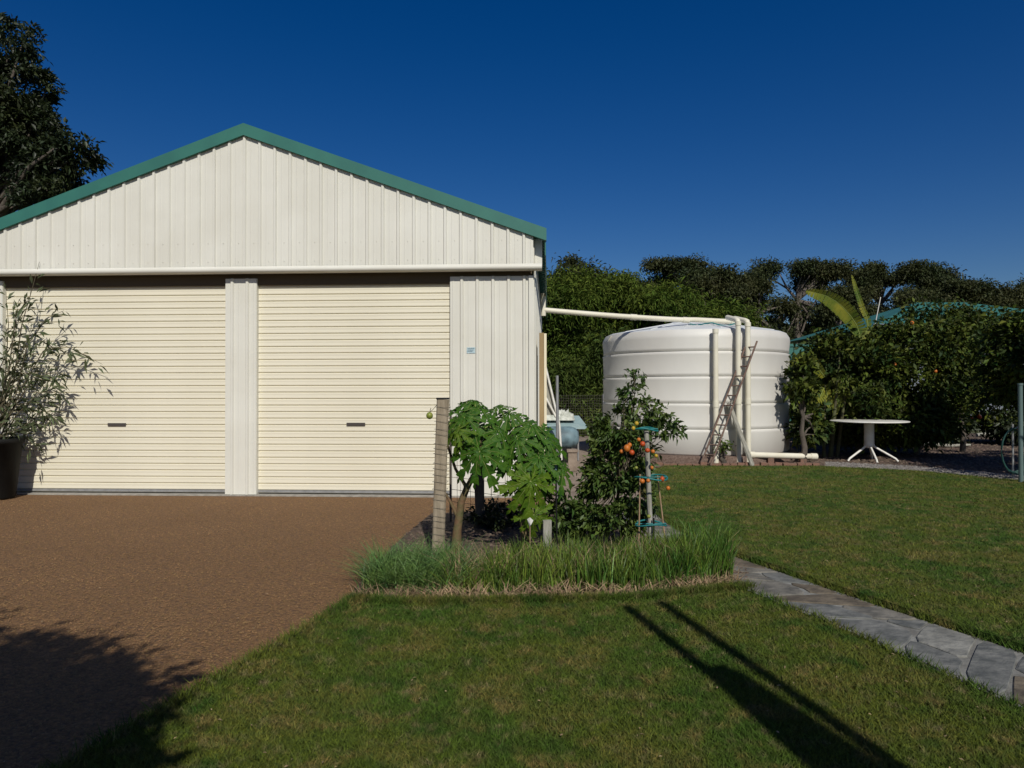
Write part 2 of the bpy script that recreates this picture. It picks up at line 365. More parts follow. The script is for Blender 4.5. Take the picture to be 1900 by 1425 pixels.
# timber strip between gravel and lawn
ed = thing('timber_edging', EDGE[1], 'thin worn timber edging strip, darkened as a shadow line, between gravel drive and front lawn', 'edging')
for i in range(4):
    a, b = EDGE[i], EDGE[i+1]; d = (b - a).normalized(); nrm = Vector((-d.y, d.x, 0)); mb = MB()
    a2 = a + d * .01; b2 = b - d * .01
    q = [a2 - nrm * .009, b2 - nrm * .009, b2 + nrm * .009, a2 + nrm * .009]
    q = rel(ed, q); vs = [Vector((p.x, p.y, -.03)) for p in q] + [Vector((p.x, p.y, .006)) for p in q]
    mb.add(vs, ((0,3,2,1),(4,5,6,7),(0,1,5,4),(1,2,6,5),(2,3,7,6),(3,0,4,7))); mb.build('board', M['bark'], ed)  # dark bark colour stands for the shadow line along the gravel edge

# path flagstones: irregular cells inside the path strip
pth = thing('stone_path', PATH_L[3], 'grey crazy paved stone path curving along the lawn', 'path'); pth['kind'] = 'structure'; del pth['category']
def lerp_line(L, t):
    s = t * (len(L) - 1); i = min(int(s), len(L) - 2); return L[i].lerp(L[i+1], s - i)
nst = 0; rr = random.Random(3)
cuts = [0]
while cuts[-1] < 1: cuts.append(cuts[-1] + rr.uniform(.028, .062))
cuts[-1] = 1
skew = [rr.uniform(-.026, .026) for _ in cuts]
splits = [rr.uniform(.3, .7) for _ in cuts]
for i in range(len(cuts) - 1):
    def pt(t, s, k): # s across
        t = min(1, max(0, t + skew[k] * (s - .5) * 2)); return lerp_line(PATH_L, t).lerp(lerp_line(PATH_R, t), s)
    mode = rr.random()
    cells = [(0, splits[i]), (splits[i], 1)] if mode < .62 else [(0, 1)]
    for s0, s1 in cells:
        c = [pt(cuts[i], s0 + (.02 if s0 == 0 else 0), i), pt(cuts[i], s1 - (.02 if s1 == 1 else 0), i), pt(cuts[i+1], s1 - (.02 if s1 == 1 else 0) + (rr.uniform(-.12, .12) if 0 < s1 < 1 else 0), i+1), pt(cuts[i+1], s0 + (.02 if s0 == 0 else 0) + (rr.uniform(-.12, .12) if 0 < s0 < 1 else 0), i+1)]
        cen = sum(c, Vector()) / 4
        poly = []
        for k in range(4):
            a, b = c[k], c[(k+1) % 4]
            for t in (.14, .5, .86):
                p = a.lerp(b, t); p = p + (cen - p).normalized() * (.010 + rr.uniform(-.010, .016)); poly.append(p)
        hgt = .007 + rr.uniform(0, .004); mb = MB(); N = len(poly); q = rel(pth, poly); cq = cen - pth.location
        top = [Vector((cq.x + (p.x - cq.x) * .965, cq.y + (p.y - cq.y) * .965, hgt)) for p in q]; mid = [Vector((p.x, p.y, hgt - .004)) for p in q]; low = [Vector((p.x, p.y, -.008)) for p in q]
        mb.add(top + mid + low, [tuple(range(N))] + [(N+k, N+(k+1) % N, (k+1) % N, k) for k in range(N)] + [(2*N+k, 2*N+(k+1) % N, N+(k+1) % N, N+k) for k in range(N)])
        mb.build('flagstone', M['stone'][rr.choice((0, 0, 1, 2, 3, 3))], pth)

# ------------------------------------------------------------------ shed
GX = wx(458.7); PIT = .1905
zt = lambda X: 4.43 - .362 * abs(X - GX)      # top line of the gable sheets
Z_LIP = wz(900, 494); Z_DT = wz(700, 500)
shed = thing('shed', (GX, WALL, 0), 'cream steel double garage shed with green gable trim and two roller doors', 'shed')
SX, SY = GX, WALL
def P3(x, y, z): return (x - SX, y - SY, z)
def rib_profile(x0, x1):
    """x, outward offset along a ribbed sheet, ribs at GX + k*PIT"""
    pts = [(x0, 0)]
    k0 = math.floor((x0 - GX) / PIT) - 1
    for k in range(k0, k0 + 60):
        c = GX + k * PIT
        for dx, o in ((-.024, 0), (-.012, .021), (.012, .021), (.024, 0), (.075, 0), (.079, .003), (.087, .003), (.091, 0)):
            x = c + dx
            if x0 + 1e-4 < x < x1 - 1e-4: pts.append((x, o))
    pts.append((x1, 0)); return pts
def rib_sheet(name, x0, x1, yplane, zlow, ztop, parent, m):
    pr = rib_profile(x0, x1); vs = []; n = len(pr)
    for x, o in pr: vs.append(P3(x, yplane - o, zlow))
    for x, o in pr: vs.append(P3(x, yplane - o, ztop(x)))
    for x, o in pr: vs.append(P3(x, yplane - o + .004, ztop(x)))
    for x, o in pr: vs.append(P3(x, yplane - o + .004, zlow))
    fs = [(a*n+i, a*n+i+1, (a+1)*n+i+1, (a+1)*n+i) for a in range(3) for i in range(n-1)]
    mb = MB(); mb.add(vs, fs); return mb.build(name, m, parent)
GY = WALL - .085    # gable sheets hang in front of the lower wall
x = XL + .0; edges = []
k = math.ceil((XL - GX) / PIT); xs = [XL] + [GX + j * PIT + .02 for j in range(-18, 19, 4)] + [XR]
xs = sorted(set(round(v, 4) for v in xs if XL <= v <= XR))
for i in range(len(xs) - 1):
    x0, x1 = xs[i], xs[i+1]
    if x0 < GX < x1:
        rib_sheet('gable_sheet', x0, GX - .03, GY, Z_LIP - .01, zt, shed, M['wall']); rib_sheet('gable_sheet', GX - .03, x1, GY - .001, Z_LIP - .01, zt, shed, M['wall'])
    else: rib_sheet('gable_sheet', x0, x1, GY - .0015 * (i % 2), Z_LIP - .01, zt, shed, M['wall'])
# screws rows
mb = MB()
for zrow in (wz(500, 452), wz(500, 486)):
    for j in range(-19, 19):
        X = GX + (j + .5) * PIT + .02
        if XL < X < XR: mb.box(X - .004, X + .004, GY - .008, GY + .001, zrow - .004, zrow + .004, mtx=Matrix.Translation((-SX, -SY, 0)))
o = mb.build('screw', M['wall'], shed); o['kind'] = 'stuff'
# barge caps
for side in (-1, 1):
    mb = MB(); X1 = XR + .16 if side > 0 else XL - .16
    n0 = Vector((GX, 0, 4.43)); sl = .362
    def zz(X): return 4.43 - sl * abs(X - GX)
    y0, y1 = GY - .046, GY + .03
    a = [P3(GX, y0, zz(GX) - .012), P3(X1, y0, zz(X1) - .012), P3(X1, y0, zz(X1) + .135), P3(GX, y0, zz(GX) + .135)]
    b = [(p[0], p[1] + (y1 - y0), p[2]) for p in a]
    mb.add(a + b, ((0,1,2,3),(7,6,5,4),(0,4,5,1),(1,5,6,2),(3,2,6,7)))
    c = [P3(GX, y1, zz(GX) + .127), P3(X1, y1, zz(X1) + .127), P3(X1, y1 + .12, zz(X1) + .127), P3(GX, y1 + .12, zz(GX) + .127)]
    mb.add(c, ((0,1,2,3),))
    mb.build('barge_cap', M['green'], shed)
# roof planes ribbed
for side in (-1, 1):
    mb = MB(); X1 = XR + .15 if side > 0 else XL - .15; pr = []
    y = GY + .03
    while y < WALL + SHL:
        pr += [(y, 0), (y + .03, .026), (y + .055, .026), (y + .085, 0)]; y += .1905
    vs = [P3(GX, yy, 4.43 + .085 + oo) for yy, oo in pr] + [P3(X1, yy, 4.43 - .362 * abs(X1 - GX) + .085 + oo) for yy, oo in pr]; n = len(pr)
    mb.add(vs, [(i, i+1, n+i+1, n+i) for i in range(n-1)]); mb.build('roof_sheet', M['green'], shed)
# rolled lip at the bottom of the gable
mb = MB(); zc = Z_LIP
prof = [(GY - .030, zc + .01), (GY - .052, zc - .005), (GY - .062, zc - .03), (GY - .055, zc - .055), (GY - .03, zc - .068), (GY + .02, zc - .068), (WALL + .0, zc - .062)]
n = len(prof); X0, X1 = XL, XR + .105
vs = [P3(X0, a, b) for a, b in prof] + [P3(X1, a, b) for a, b in prof] 
mb.add(vs, [(i, n+i, n+i+1, i+1) for i in range(n-1)], 0, True); mb.add([P3(X1, a, b) for a, b in prof] + [P3(X1, WALL, zc + .01)], (tuple(range(n+1)),))
mb.build('gable_lip', M['wall'], shed)
# eave return at the right
mb = MB(); T = Matrix.Translation((-SX, -SY, 0))
mb.box(XR + .018, XR + .105, GY + .15, GY + .3, zc + .012, 3.14, mtx=T)
mb.build('eave_return', M['wall'], shed)
# lower wall sheets
ZS = .012
zl = wz(700, 514)
def flat_top(z): return lambda X: z
rib_sheet('wall_sheet', wx(418.5), wx(475), WALL, ZS, flat_top(zl), shed, M['wall'])
rib_sheet('wall_sheet', wx(836), XR, WALL, ZS, flat_top(zl), shed, M['wall'])
rib_sheet('wall_sheet', XL, wx(3), WALL, ZS, flat_top(zl), shed, M['wall'])
mb = MB(); mb.box(XR - .002, XR + .012, WALL - .012, WALL + .06, ZS, 3.13, mtx=T); mb.box(XR - .055, XR + .0, WALL - .030, WALL - .027, ZS, zl, mtx=T)
mb.build('corner_trim', M['wall'], shed)
# jamb returns beside the doors, dark box above coloured as the shade under the lip
for X0 in (wx(836), wx(475) - .0, wx(418.5), wx(3)):
    mb = MB(); mb.box(X0 - .006, X0 + .006, WALL + .004, WALL + .16, ZS, zl, mtx=T); mb.build('door_jamb', M['wall'], shed)
mb = MB(); mb.box(XL, XR - .02, WALL + .03, WALL + .12, wz(700, 526), 3.10, mtx=T); mb.build('door_head_shade', M['dark'], shed)
# side, back walls
def side_wall(name, X, out):
    mb = MB(); pr = []; y = WALL
    while y < WALL + SHL: pr += [(y, 0), (y + .06, 0), (y + .085, .026), (y + .11, .026), (y + .135, 0)]; y += .1905
    n = len(pr); vs = [P3(X + out * oo, yy, ZS) for yy, oo in pr] + [P3(X + out * oo, yy, 3.12) for yy, oo in pr]
    mb.add(vs, [(i, i+1, n+i+1, n+i) for i in range(n-1)]); return mb.build(name, M['wall'], shed)
side_wall('side_wall', XR, 1); side_wall('side_wall', XL, -1)
mb = MB(); yb = WALL + SHL
mb.add([P3(XL, yb, 0), P3(XR, yb, 0), P3(XR, yb, 3.14), P3(GX, yb, 4.43), P3(XL, yb, 3.14)], ((0,1,2,3,4),)); mb.build('back_wall', M['wall'], shed)
mb = MB(); mb.box(XR + .138, XR + .15, GY + .31, WALL + SHL, 2.97, 3.13, mtx=T); mb.build('side_gutter', M['green'], shed)
mb = MB(); mb.box(XL, XR, WALL - .045, WALL + SHL, -.1, .010, mtx=T); mb.build('slab', M['slab'], shed)
# roller doors
SLP = .081
def slat_mesh(wd):
    pr = [(.0, -.009), (.003, .004), (.008, .0065), (.040, .0055), (.063, .0075), (.069, .006), (.072, -.009), (.081, -.009)]
    mb = MB(); n = len(pr)
    vs = [(0, -o, z) for z, o in pr] + [(wd, -o, z) for z, o in pr]
    mb.add(vs, [(i, n+i, n+i+1, i+1) for i in range(n-1)], 0, False); return mb.mesh('slat', M['cream'])
def roller(x0p, x1p, label, hpx):
    X0, X1 = (x0p if x0p < 0 else wx(x0p)), wx(x1p); Y = WALL + .07; wd = X1 - X0
    mb = MB(); mb.box(.01, wd - .01, .008, .02, .02, 2.75)
    d = mb.build('roller_door', M['cream'], shed, P3(X0, Y, 0)); d['label'] = label
    me = slat_mesh(wd - .012); n = 33; z0 = wz(790, 911.5)
    for i in range(n): link('slat', me, d, (.006, 0, z0 + i * SLP))
    b = MB(); b.box(.006, wd - .006, -.014, .012, z0 - .030, z0 - .004); b.build('bottom_rail', M['steel'], d)
    hx = wx(hpx) - X0 - .0; hz = wz(hpx, 787)
    hb = MB(); hb.box(hx - .115, hx + .115, -.022, -.004, hz - .018, hz + .018); ho = hb.build('door_handle', M['handle'], d)
    return d
roller(wx(3) , 418.5, 'left roller door of horizontal cream slats, partly behind the potted shrub', 212)
roller(475, 836, 'right roller door of horizontal cream slats behind the timber post', 658)
mb = MB(); xs_, zs_ = wx(874), wz(874, 650)
mb.box(xs_ - .052, xs_ + .052, WALL - .006, WALL - .004, zs_ - .036, zs_ + .036, mtx=T); mb.build('sticker', M['sticker'], shed)['label'] = 'small pale blue notice on the wall'
mb = MB()
for i in range(3): mb.box(xs_ - .042, xs_ + .042 - i * .012, WALL - .0068, WALL - .0063, zs_ + .018 - i * .018, zs_ + .024 - i * .018, mtx=T)
mb.build('notice_lines', M['blue'], shed)
# downpipe on the side wall
dpc = Vector((XR + .09, WALL + 4.0, 0))
mb = MB(); mb.tube(rel(shed, [dpc + Vector((0, 0, 3.02)), dpc + Vector((0, 0, 2.85)), dpc + Vector((0.0, 0, 2.62))]), .045, 12); mb.build('downpipe', M['pvc'], shed)

# board leaning against the side wall
BX = wx(1003)
bd = thing('panel_board', (BX + .02, WALL + .35, 0), 'tall brown board with cream edge standing against the shed side wall', 'board')
mb = MB(); hB = wz(1003, 613)
mb.box(-.04, .02, 0, 1.0, -.0, hB, mtx=None); mb.build('board_face', M['board'], bd)
mb = MB(); mb.box(.021, .052, -.012, .03, 0, hB - .01); mb.build('edge_trim', M['cream_edge'], bd)

# ------------------------------------------------------------------ tank
TC = W(3.605, 13.92, 0); TB = .15; TR = 1.79
tank = thing('water_tank', (TC.x, TC.y, TB), 'large round pale beige plastic rainwater tank with horizontal bands', 'tank')
zs = [0, .46, .915, 1.387, 1.83, 2.16]
prof = [(TR - .06, 0), (TR - .02, .03)]
for i in range(1, 5):
    z = zs[i]; prof += [(TR - .02 + .012, z - .06), (TR - .0, z - .022), (TR - .005, z - .018), (TR - .04, z - .006), (TR - .04, z + .006), (TR - .012, z + .018), (TR - .02, z + .06)]
prof += [(TR + .0, zs[5] - .10), (TR - .01, zs[5] - .03), (TR - .06, zs[5] + .05)]
mb = MB(); mb.lathe(prof, (0, 0, 0), 96); mb.build('tank_body', M['tank'], tank)
mb = MB(); mb.lathe([(TR - .06, zs[5] + .05), (TR - .12, zs[5] + .075), (1.0, zs[5] + .20), (.45, zs[5] + .30), (.42, zs[5] + .33), (0.001, zs[5] + .34)], (0, 0, 0), 96); mb.build('tank_lid', M['tankroof'], tank)
mb = MB()
for k in range(16):
    a = 2 * math.pi * k / 16 + .1; r0, r1 = 1.62, .5
    mb.tube([(r0 * math.cos(a), r0 * math.sin(a), zs[5] + .080), (r1 * math.cos(a), r1 * math.sin(a), zs[5] + .285)], .018, 6)
o = mb.build('lid_rib', M['tankroof'], tank); o['kind'] = 'stuff'
# white lug near the left rim
aL = math.atan2(at(1137, 615, 13.5).y - TC.y, at(1137, 615, 13.5).x - TC.x)
mb = MB(); c, s_ = math.cos(aL), math.sin(aL); Lp = Vector((c * (TR - .0), s_ * (TR - .0), 0)); tg = Vector((-s_, c, 0))
mb.add([Lp + tg * .07 + Vector((0, 0, 2.19)), Lp - tg * .07 + Vector((0, 0, 2.19)), Lp + Vector((c * .03, s_ * .03, 2.06)), Lp * .96 + Vector((0, 0, 2.2))], ((0, 2, 1), (0, 1, 3), (0, 3, 2), (1, 2, 3))); mb.build('lifting_lug', M['white'], tank)
# tank base pad
mb = MB(); mb.lathe([(TR + .12, -.18), (TR + .12, -.0), (0.001, .0)], (0, 0, 0), 64); mb.build('tank_base', M['mulch'], tank)
# pipes
def tank_surface(px, off):
    """point on the tank's front at image column px, pushed off outward"""
    d = W((px - 950) / F, 1).normalized(); c = Vector((TC.x, TC.y, 0)); R_ = TR + off
    b = d.dot(c); disc = b * b - (c.length_squared - R_ * R_); t = b - math.sqrt(max(disc, 0)); return d * t
def vz(p, py):
    dep = p.x * (-SA) + p.y * CA; return CAMH + (HOR - py) / F * dep
for px, top, lab, rad, elbow in ((1328, 612, 'short cream downpipe on tank front, leftmost of three, topped below the rim', .045, 0), (1370, 598, 'tall cream pipe up tank front, middle of the three behind the ladder', .045, 1), (1388, 600, 'tall cream pipe up tank front, rightmost of the three', .045, 1)):
    p = tank_surface(px, .10); z1 = vz(p, top)
    t = thing('tank_pipe', (p.x, p.y, TB - .12), lab, 'pipe', 'upright pipes on the tank front')
    mb = MB(); hh = z1 - TB + .12; mb.tube([(0, 0, 0), (0, 0, hh * .5), (0, 0, hh)], rad, 16); mb.build('pipe_length', M['pvc'], t)
    for a_, b_ in ((hh - .06, hh + .012), (hh * .42, hh * .42 + .1)): mb = MB(); mb.tube([(0, 0, a_), (0, 0, b_)], rad + .007, 16); mb.build('pipe_socket', M['pvc'], t)
    if elbow:
        mb = MB(); q = (Vector((TC.x, TC.y, 0)) - Vector((p.x, p.y, 0))).normalized(); mb.tube([Vector((0, 0, hh - .03)), Vector((0, 0, hh + .03)) + q * .02, q * .08 + Vector((0, 0, hh + .05)), q * .4 + Vector((0, 0, hh + .12))], rad, 14); mb.build('pipe_elbow', M['pvc'], t)
# low pipe lying from the tank foot to the right
pa = tank_surface(1392, .10); pb = W((1512 - 950) / F * 12.35, 12.35)
lp = thing('drain_pipe', (pa.x, pa.y, 0.12), 'cream drain pipe lying level from tank foot towards the white table', 'pipe')
mb = MB(); a = Vector((0, 0, .055)); b = Vector((pb.x - pa.x, pb.y - pa.y, .0)); mb.tube([a, a.lerp(b, .5), b], .05, 16); mb.build('pipe_length', M['pvc'], lp)
dd = (b - a).normalized()
for a_, b_ in ((b - dd * .1, b + dd * .02), (a - dd * .02, a + dd * .07)): mb = MB(); mb.tube([a_, b_], .058, 16); mb.build('pipe_socket', M['pvc'], lp)
for t_ in (.3, .8): q = a.lerp(b, t_); mb = MB(); mb.box(q.x - .05, q.x + .05, q.y - .05, q.y + .05, -.12, q.z - .045); mb.build('pipe_support', M['brick'], lp)
# overhead pipe from shed to tank lid
p0 = Vector((XR + .09, WALL + 4.0, 2.62)); p1 = at(1372, 598, 13.0)
p0.z = vz(p0, 575)
op = thing('overhead_pipe', (p0.x, p0.y, p0.z), 'long cream overhead pipe running from shed side to tank lid', 'pipe')
mb = MB(); pts = [p0 + (p1 - p0) * t + Vector((0, 0, -.03 * math.sin(math.pi * t) * (1 if t < .75 else .4))) for t in np.linspace(0, 1, 14)]
mb.tube(rel(op, pts), .046, 14); mb.build('pipe_length', M['pvc'], op)
for t_ in (.45, .72, .97):
    mb = MB(); c0 = p0.lerp(p1, t_) - op.location; dd = (p1 - p0).normalized(); c0.z -= .03 * math.sin(math.pi * t_) * (1 if t_ < .75 else .4); mb.tube([c0 - dd * .06, c0 + dd * .06], .054, 14); mb.build('pipe_socket', M['pvc'], op)
# hose and cords on lid
mb = MB(); hs = [at(1280 + 14 * i, 601 + 3.0 * math.sin(i * 1.7) + i * .3, 12.75 + .1 * math.cos(i)) for i in range(7)]
hz = thing('lid_hose', hs[0], 'thin dark hose coiled over the tank lid beside the pipe end', 'hose')
mb.tube(rel(hz, hs), .012, 6); mb.build('hose_length', M['teal'], hz)

# ladder
lb = W((1309 - 950) / F * 11.75, 11.75, 0.04); ltp = tank_surface(1396, .16); ltp.z = vz(ltp, 634)
side = W(.62, -.78).normalized() * .10
ld = thing('ladder', lb, 'narrow rusty brown ladder leaning on the front of the tank', 'ladder')
ax = ltp - lb; up_ = ax.normalized()
for s_ in (-1, 1):
    mb = MB(); mb.tube([side * s_ * 1.0, ax * (1.0 if s_ > 0 else .97) + side * s_ * .95], .016, 6); mb.build('rail', M['rust'], ld)
for i in range(1, 13):
    t_ = i / 12.6; mb = MB(); mb.tube([ax * t_ - side * (1 - .05 * t_), ax * t_ + side * (1 - .05 * t_)], .013, 6); mb.build('rung', M['rust'], ld)
pk0 = tank_surface(1396, .42); pk0.z = .02; pk1 = tank_surface(1352, .06); pk1.z = vz(pk1, 748)
pl = thing('plank', pk0, 'weathered grey brown plank leaning against tank pipes, crossing behind the ladder', 'plank')
mb = MB(); axp = pk1 - pk0; q = axp.to_track_quat('Z', 'Y').to_matrix().to_4x4(); mb.box(-.05, .05, -.014, .014, 0, axp.length, mtx=q); mb.build('plank_body', M['grey_timber'], pl)
tag(pl, None, 'plank')

# edging bricks in front of the tank
be = thing('brick_edging', gp(1400, 862), 'row of weathered orange bricks edging the lawn in front of the tank', 'edging')
rb = random.Random(5); e0, e1 = gp(1216, 867), gp(1532, 868); L_ = (e1 - e0).length; n = int(L_ / .125); dirE = (e1 - e0).normalized(); ang = math.atan2(dirE.y, dirE.x)
bm = MB(); bm.box(-.055, .055, -.05, .05, 0, .10); bme = bm.mesh('brick', M['brick'])
for row in range(1):
    for i in range(n):
        p = e0 + dirE * (i + .5) * .125 + Vector((-dirE.y, dirE.x, 0)) * (.08 + rb.uniform(-.02, .02)); p.z = -.03 + rb.uniform(-.025, .012)
        o = link('brick', bme, be, p - be.location); o.rotation_euler = (rb.uniform(-.08, .08), rb.uniform(-.08, .08), ang + rb.uniform(-.12, .12))
# small pale block and weeds at pipe foot
pbk = gp(1363, 861); mb = MB(); mb.box(-.09, .09, -.05, .07, 0, .12); tag(mb.build('concrete_block', M['slab'], None, (pbk.x, pbk.y, .0)), 'small pale concrete block on the ground below the tank pipes', 'block')

# ------------------------------------------------------------------ white table
tc = W((1612 - 950) / F * 12.75, 12.75)
tb = thing('garden_table', tc, 'white round garden table with pedestal and splayed feet on dark garden ground', 'table')
mb = MB(); mb.lathe([(.001, .735), (.64, .735), (.655, .730), (.655, .716), (.62, .712), (.001, .712)], (0, 0, 0), 48); mb.build('table_top', M['white'], tb)
mb = MB(); mb.lathe([(.085, .70), (.085, .30), (.07, .27), (.06, .24)], (0, 0, 0), 16); mb.lathe([(.09, .31), (.09, .27), (.001, .26)], (0, 0, 0), 16); mb.build('pedestal', M['white'], tb)
for a in (198, 262, 335, 60):
    c, s_ = math.cos(R(a)), math.sin(R(a)); mb = MB()
    mb.tube([(c * .05, s_ * .05, .29), (c * .13, s_ * .13, .235), (c * .42, s_ * .42, .06), (c * .46, s_ * .46, .012)], .019, 8); mb.build('leg', M['white'], tb)

# ------------------------------------------------------------------ foliage builders
def tube_tree(mb, base, targets, r0, mi=0, bend=.15, sides=6):
    base = Vector(base)
    for t in targets:
        t = Vector(t); L = (t - base).length
        m1 = base.lerp(t, .35) + Vector((rng.normal() * bend, rng.normal() * bend, .15)) * L * .3; m2 = base.lerp(t, .7) + Vector((rng.normal(), rng.normal(), .5)) * L * bend * .3
        mb.tube([base, m1, m2, t], [r0, r0 * .7, r0 * .4, r0 * .12], sides, mi, cap=False)
def tree(name, base, blobs, label, cat, leafmat, barkmat, size, trunk_r, group=None, lw=.45, trunk_top=None, clump=.35, sag=.12, dens=1.0, limbs=7):
    """blobs: (center, radii, leaf count, clump count)"""
    base = Vector(base); t = thing(name, base, label, cat, group)
    Ps = []; Ds = []; Ks = []
    for c, r_, n, k in blobs:
        P, K, U = blob_points(c, r_, int(n * dens), k, clump); Ps.append(P); Ks.append(K)
        Ds.append(U * .8 + rng.normal(size=P.shape) * .8 + np.array([0, 0, -.25]))
    P = np.concatenate(Ps); D = np.concatenate(Ds)
    P[:, 2] = np.maximum(P[:, 2], .03)
    L = size * (.6 + .8 * rng.random(len(P)))
    me = leaves(P - np.array(base), D, L, L * lw, 'crown', leafmat, sag=sag)
    link('crown', me, t)
    mb = MB(); tt = Vector(trunk_top) if trunk_top is not None else base + (Vector(blobs[0][0]) - base) * .55
    h_ = tt - base
    mb.tube([Vector((0, 0, -.05)), h_ * .35 + Vector((.03, .02, 0)), h_ * .7 - Vector((.03, 0, 0)), h_], [trunk_r * 1.25, trunk_r, trunk_r * .8, trunk_r * .6], 8, cap=False)
    Kc = np.concatenate(Ks); idx = rng.permutation(len(Kc))[:limbs * max(1, len(blobs))]
    tube_tree(mb, h_, [Vector(Kc[i]) - base for i in idx], trunk_r * .5)
    tube_tree(mb, h_ * .6, [Vector(Kc[i]) - base for i in idx[:limbs // 2]], trunk_r * .4)
    mb.build('trunk', barkmat, t)
    return t
def B(px, py, dep, rx, ry, n, k, rd=None):
    """a blob given where it shows and how wide and tall it shows"""
    s = dep / F; return (at(px, py, dep), (rx * s, (rd if rd is not None else rx * s), ry * s), n, k)

# dark tree behind the shed on the left
bs = W((-60 - 950) / F * 21, 21)
tree('broadleaf_tree', bs, [B(-60, 205, 21, 110, 115, 7000, 46), B(20, 160, 21, 62, 72, 4200, 32), B(0, 300, 21, 95, 110, 8500, 60), B(40, 240, 20.5, 52, 70, 3200, 26),
     B(85, 310, 20.5, 45, 50, 2400, 22), B(140, 285, 20.3, 32, 30, 850, 10), B(95, 365, 20.5, 55, 40, 2400, 22), B(-130, 330, 21, 130, 150, 8000, 60), B(48, 80, 21, 20, 32, 420, 6), B(10, 60, 21, 24, 26, 420, 6)],
     'tall dark leafy tree rising behind the left side of the shed', 'tree', M['darktree'], M['bark'], .165, .28, clump=.17, lw=.42, dens=1.45)

# feathery olive trees behind the side yard and tank
def olive(px, py, dep, rx, ry, label, m='acacia', n=26000, size=.19):
    base = W((px - 950) / F * dep, dep); s = dep / F
    rr = random.Random(int(px)); blobs = [B(px, py + ry * .25, dep, rx * .8, ry * .75, n // 2, 30), B(px - rx * .5, py + ry * .6, dep, rx * .7, ry * .7, n // 3, 22), B(px + rx * .5, py + ry * .55, dep - .5, rx * .7, ry * .7, n // 3, 22)]
    for j in range(7):
        fx = rr.uniform(-1.05, 1.05); blobs.append(B(px + fx * rx, py - ry * (1 - abs(fx) ** 1.5 * .7) * rr.uniform(.45, 1.05), dep + rr.uniform(-1.5, .8), rx * rr.uniform(.16, .34), ry * rr.uniform(.16, .34), n // 14, 7))
    return tree('wattle_tree', base, blobs, label, 'tree', M[m], M['bark'], size, .12, 'feathery trees behind the tank', lw=.22, clump=.36, sag=.3)
olive(1045, 622, 24, 75, 110, 'feathery olive green tree beside the shed corner, under the overhead pipe start')
olive(1150, 645, 26, 85, 105, 'feathery tree behind the left edge of the tank')
olive(1260, 625, 25, 90, 92, 'bright feathery tree rising right above the middle of the tank')
olive(1345, 640, 27, 60, 85, 'feathery tree above the right end of the tank, darker to its right')
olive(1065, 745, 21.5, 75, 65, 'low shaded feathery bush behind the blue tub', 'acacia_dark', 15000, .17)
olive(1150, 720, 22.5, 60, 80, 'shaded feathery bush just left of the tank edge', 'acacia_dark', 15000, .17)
olive(1075, 560, 34, 60, 70, 'taller darker tree poking up beside the shed roof corner', 'gum', 9000, .24)

# gum trees along the skyline
gl = [(1040, 520, 44, 40, 36, 'low rounded gum crown next to the shed eave'), (1165, 535, 46, 45, 30, 'small dark gum crown left of the tallest middle gum'),
      (1275, 498, 47, 62, 30, 'spreading flat topped gum above the middle of the tank'), (1330, 520, 44, 45, 30, 'gum crown sloping down right of the flat topped gum'),
      (1405, 535, 46, 55, 42, 'dense dark gum crown above the tank right end'), (1480, 508, 48, 70, 42, 'broad rounded gum, highest crown of the middle skyline'),
      (1560, 555, 44, 55, 45, 'dark gum crown behind the tall banana leaves'), (1635, 515, 50, 45, 42, 'thin open gum with sky showing through its crown'),
      (1735, 515, 48, 62, 42, 'rounded gum crown above the green house roof'), (1815, 535, 47, 65, 38, 'gum crown leaning right above the far roof end'),
      (1690, 560, 45, 60, 40, 'lower dark gum crown just above the roof ridge'), (1890, 560, 46, 45, 36, 'gum crown at the right edge of the photo'), (1950, 530, 48, 50, 50, 'gum crown cut by the right photo edge')]
for i, (px, py, dep, rx, ry, lab) in enumerate(gl):
    base = W((px - 950) / F * dep, dep); rr = random.Random(i)
    blobs = []
    for j in range(8):
        fx = rr.uniform(-1, 1); blobs.append(B(px + fx * rx, py + rr.uniform(-.45, .7) * ry + abs(fx) * ry * .35, dep + rr.uniform(-1.2, 1.2), rx * rr.uniform(.2, .36), ry * rr.uniform(.14, .28), 2300, 9))
    blobs.append(B(px + rr.uniform(-.2, .2) * rx, py + ry * 2.0, dep + 1, rx * .85, ry * .7, 4500, 24)); blobs.append(B(px, py + ry * 3.4, dep + 1, rx * 1.1, ry * 1.6, 3600, 30))
    tree('gum_tree', base, blobs, lab, 'tree', M['gum'], M['gumbark'], .21, .22, 'gum trees on the skyline', lw=.36, clump=.36, trunk_top=at(px, py + ry * 1.2, dep), limbs=4)

# far wood mass closing the horizon
P = []
for px in range(-200, 2150, 14):
    dep = 62 + rng.normal() * 3; n = 110; q = at(px, 0, dep); top = 1.3 + (HOR - 585) / F * dep * (.75 + .3 * rng.random())
    P.append(np.stack([q.x + rng.normal(size=n) * .9, q.y + rng.normal(size=n) * 1.4, rng.random(n) * top], 1))
P = np.concatenate(P)
tag(link('far_wood', leaves(P, rng.normal(size=P.shape), 1.1, .8, 'far_wood', M['gum'])), 'dark mass of distant bushland below the tree crowns', 'wood', kind='stuff')

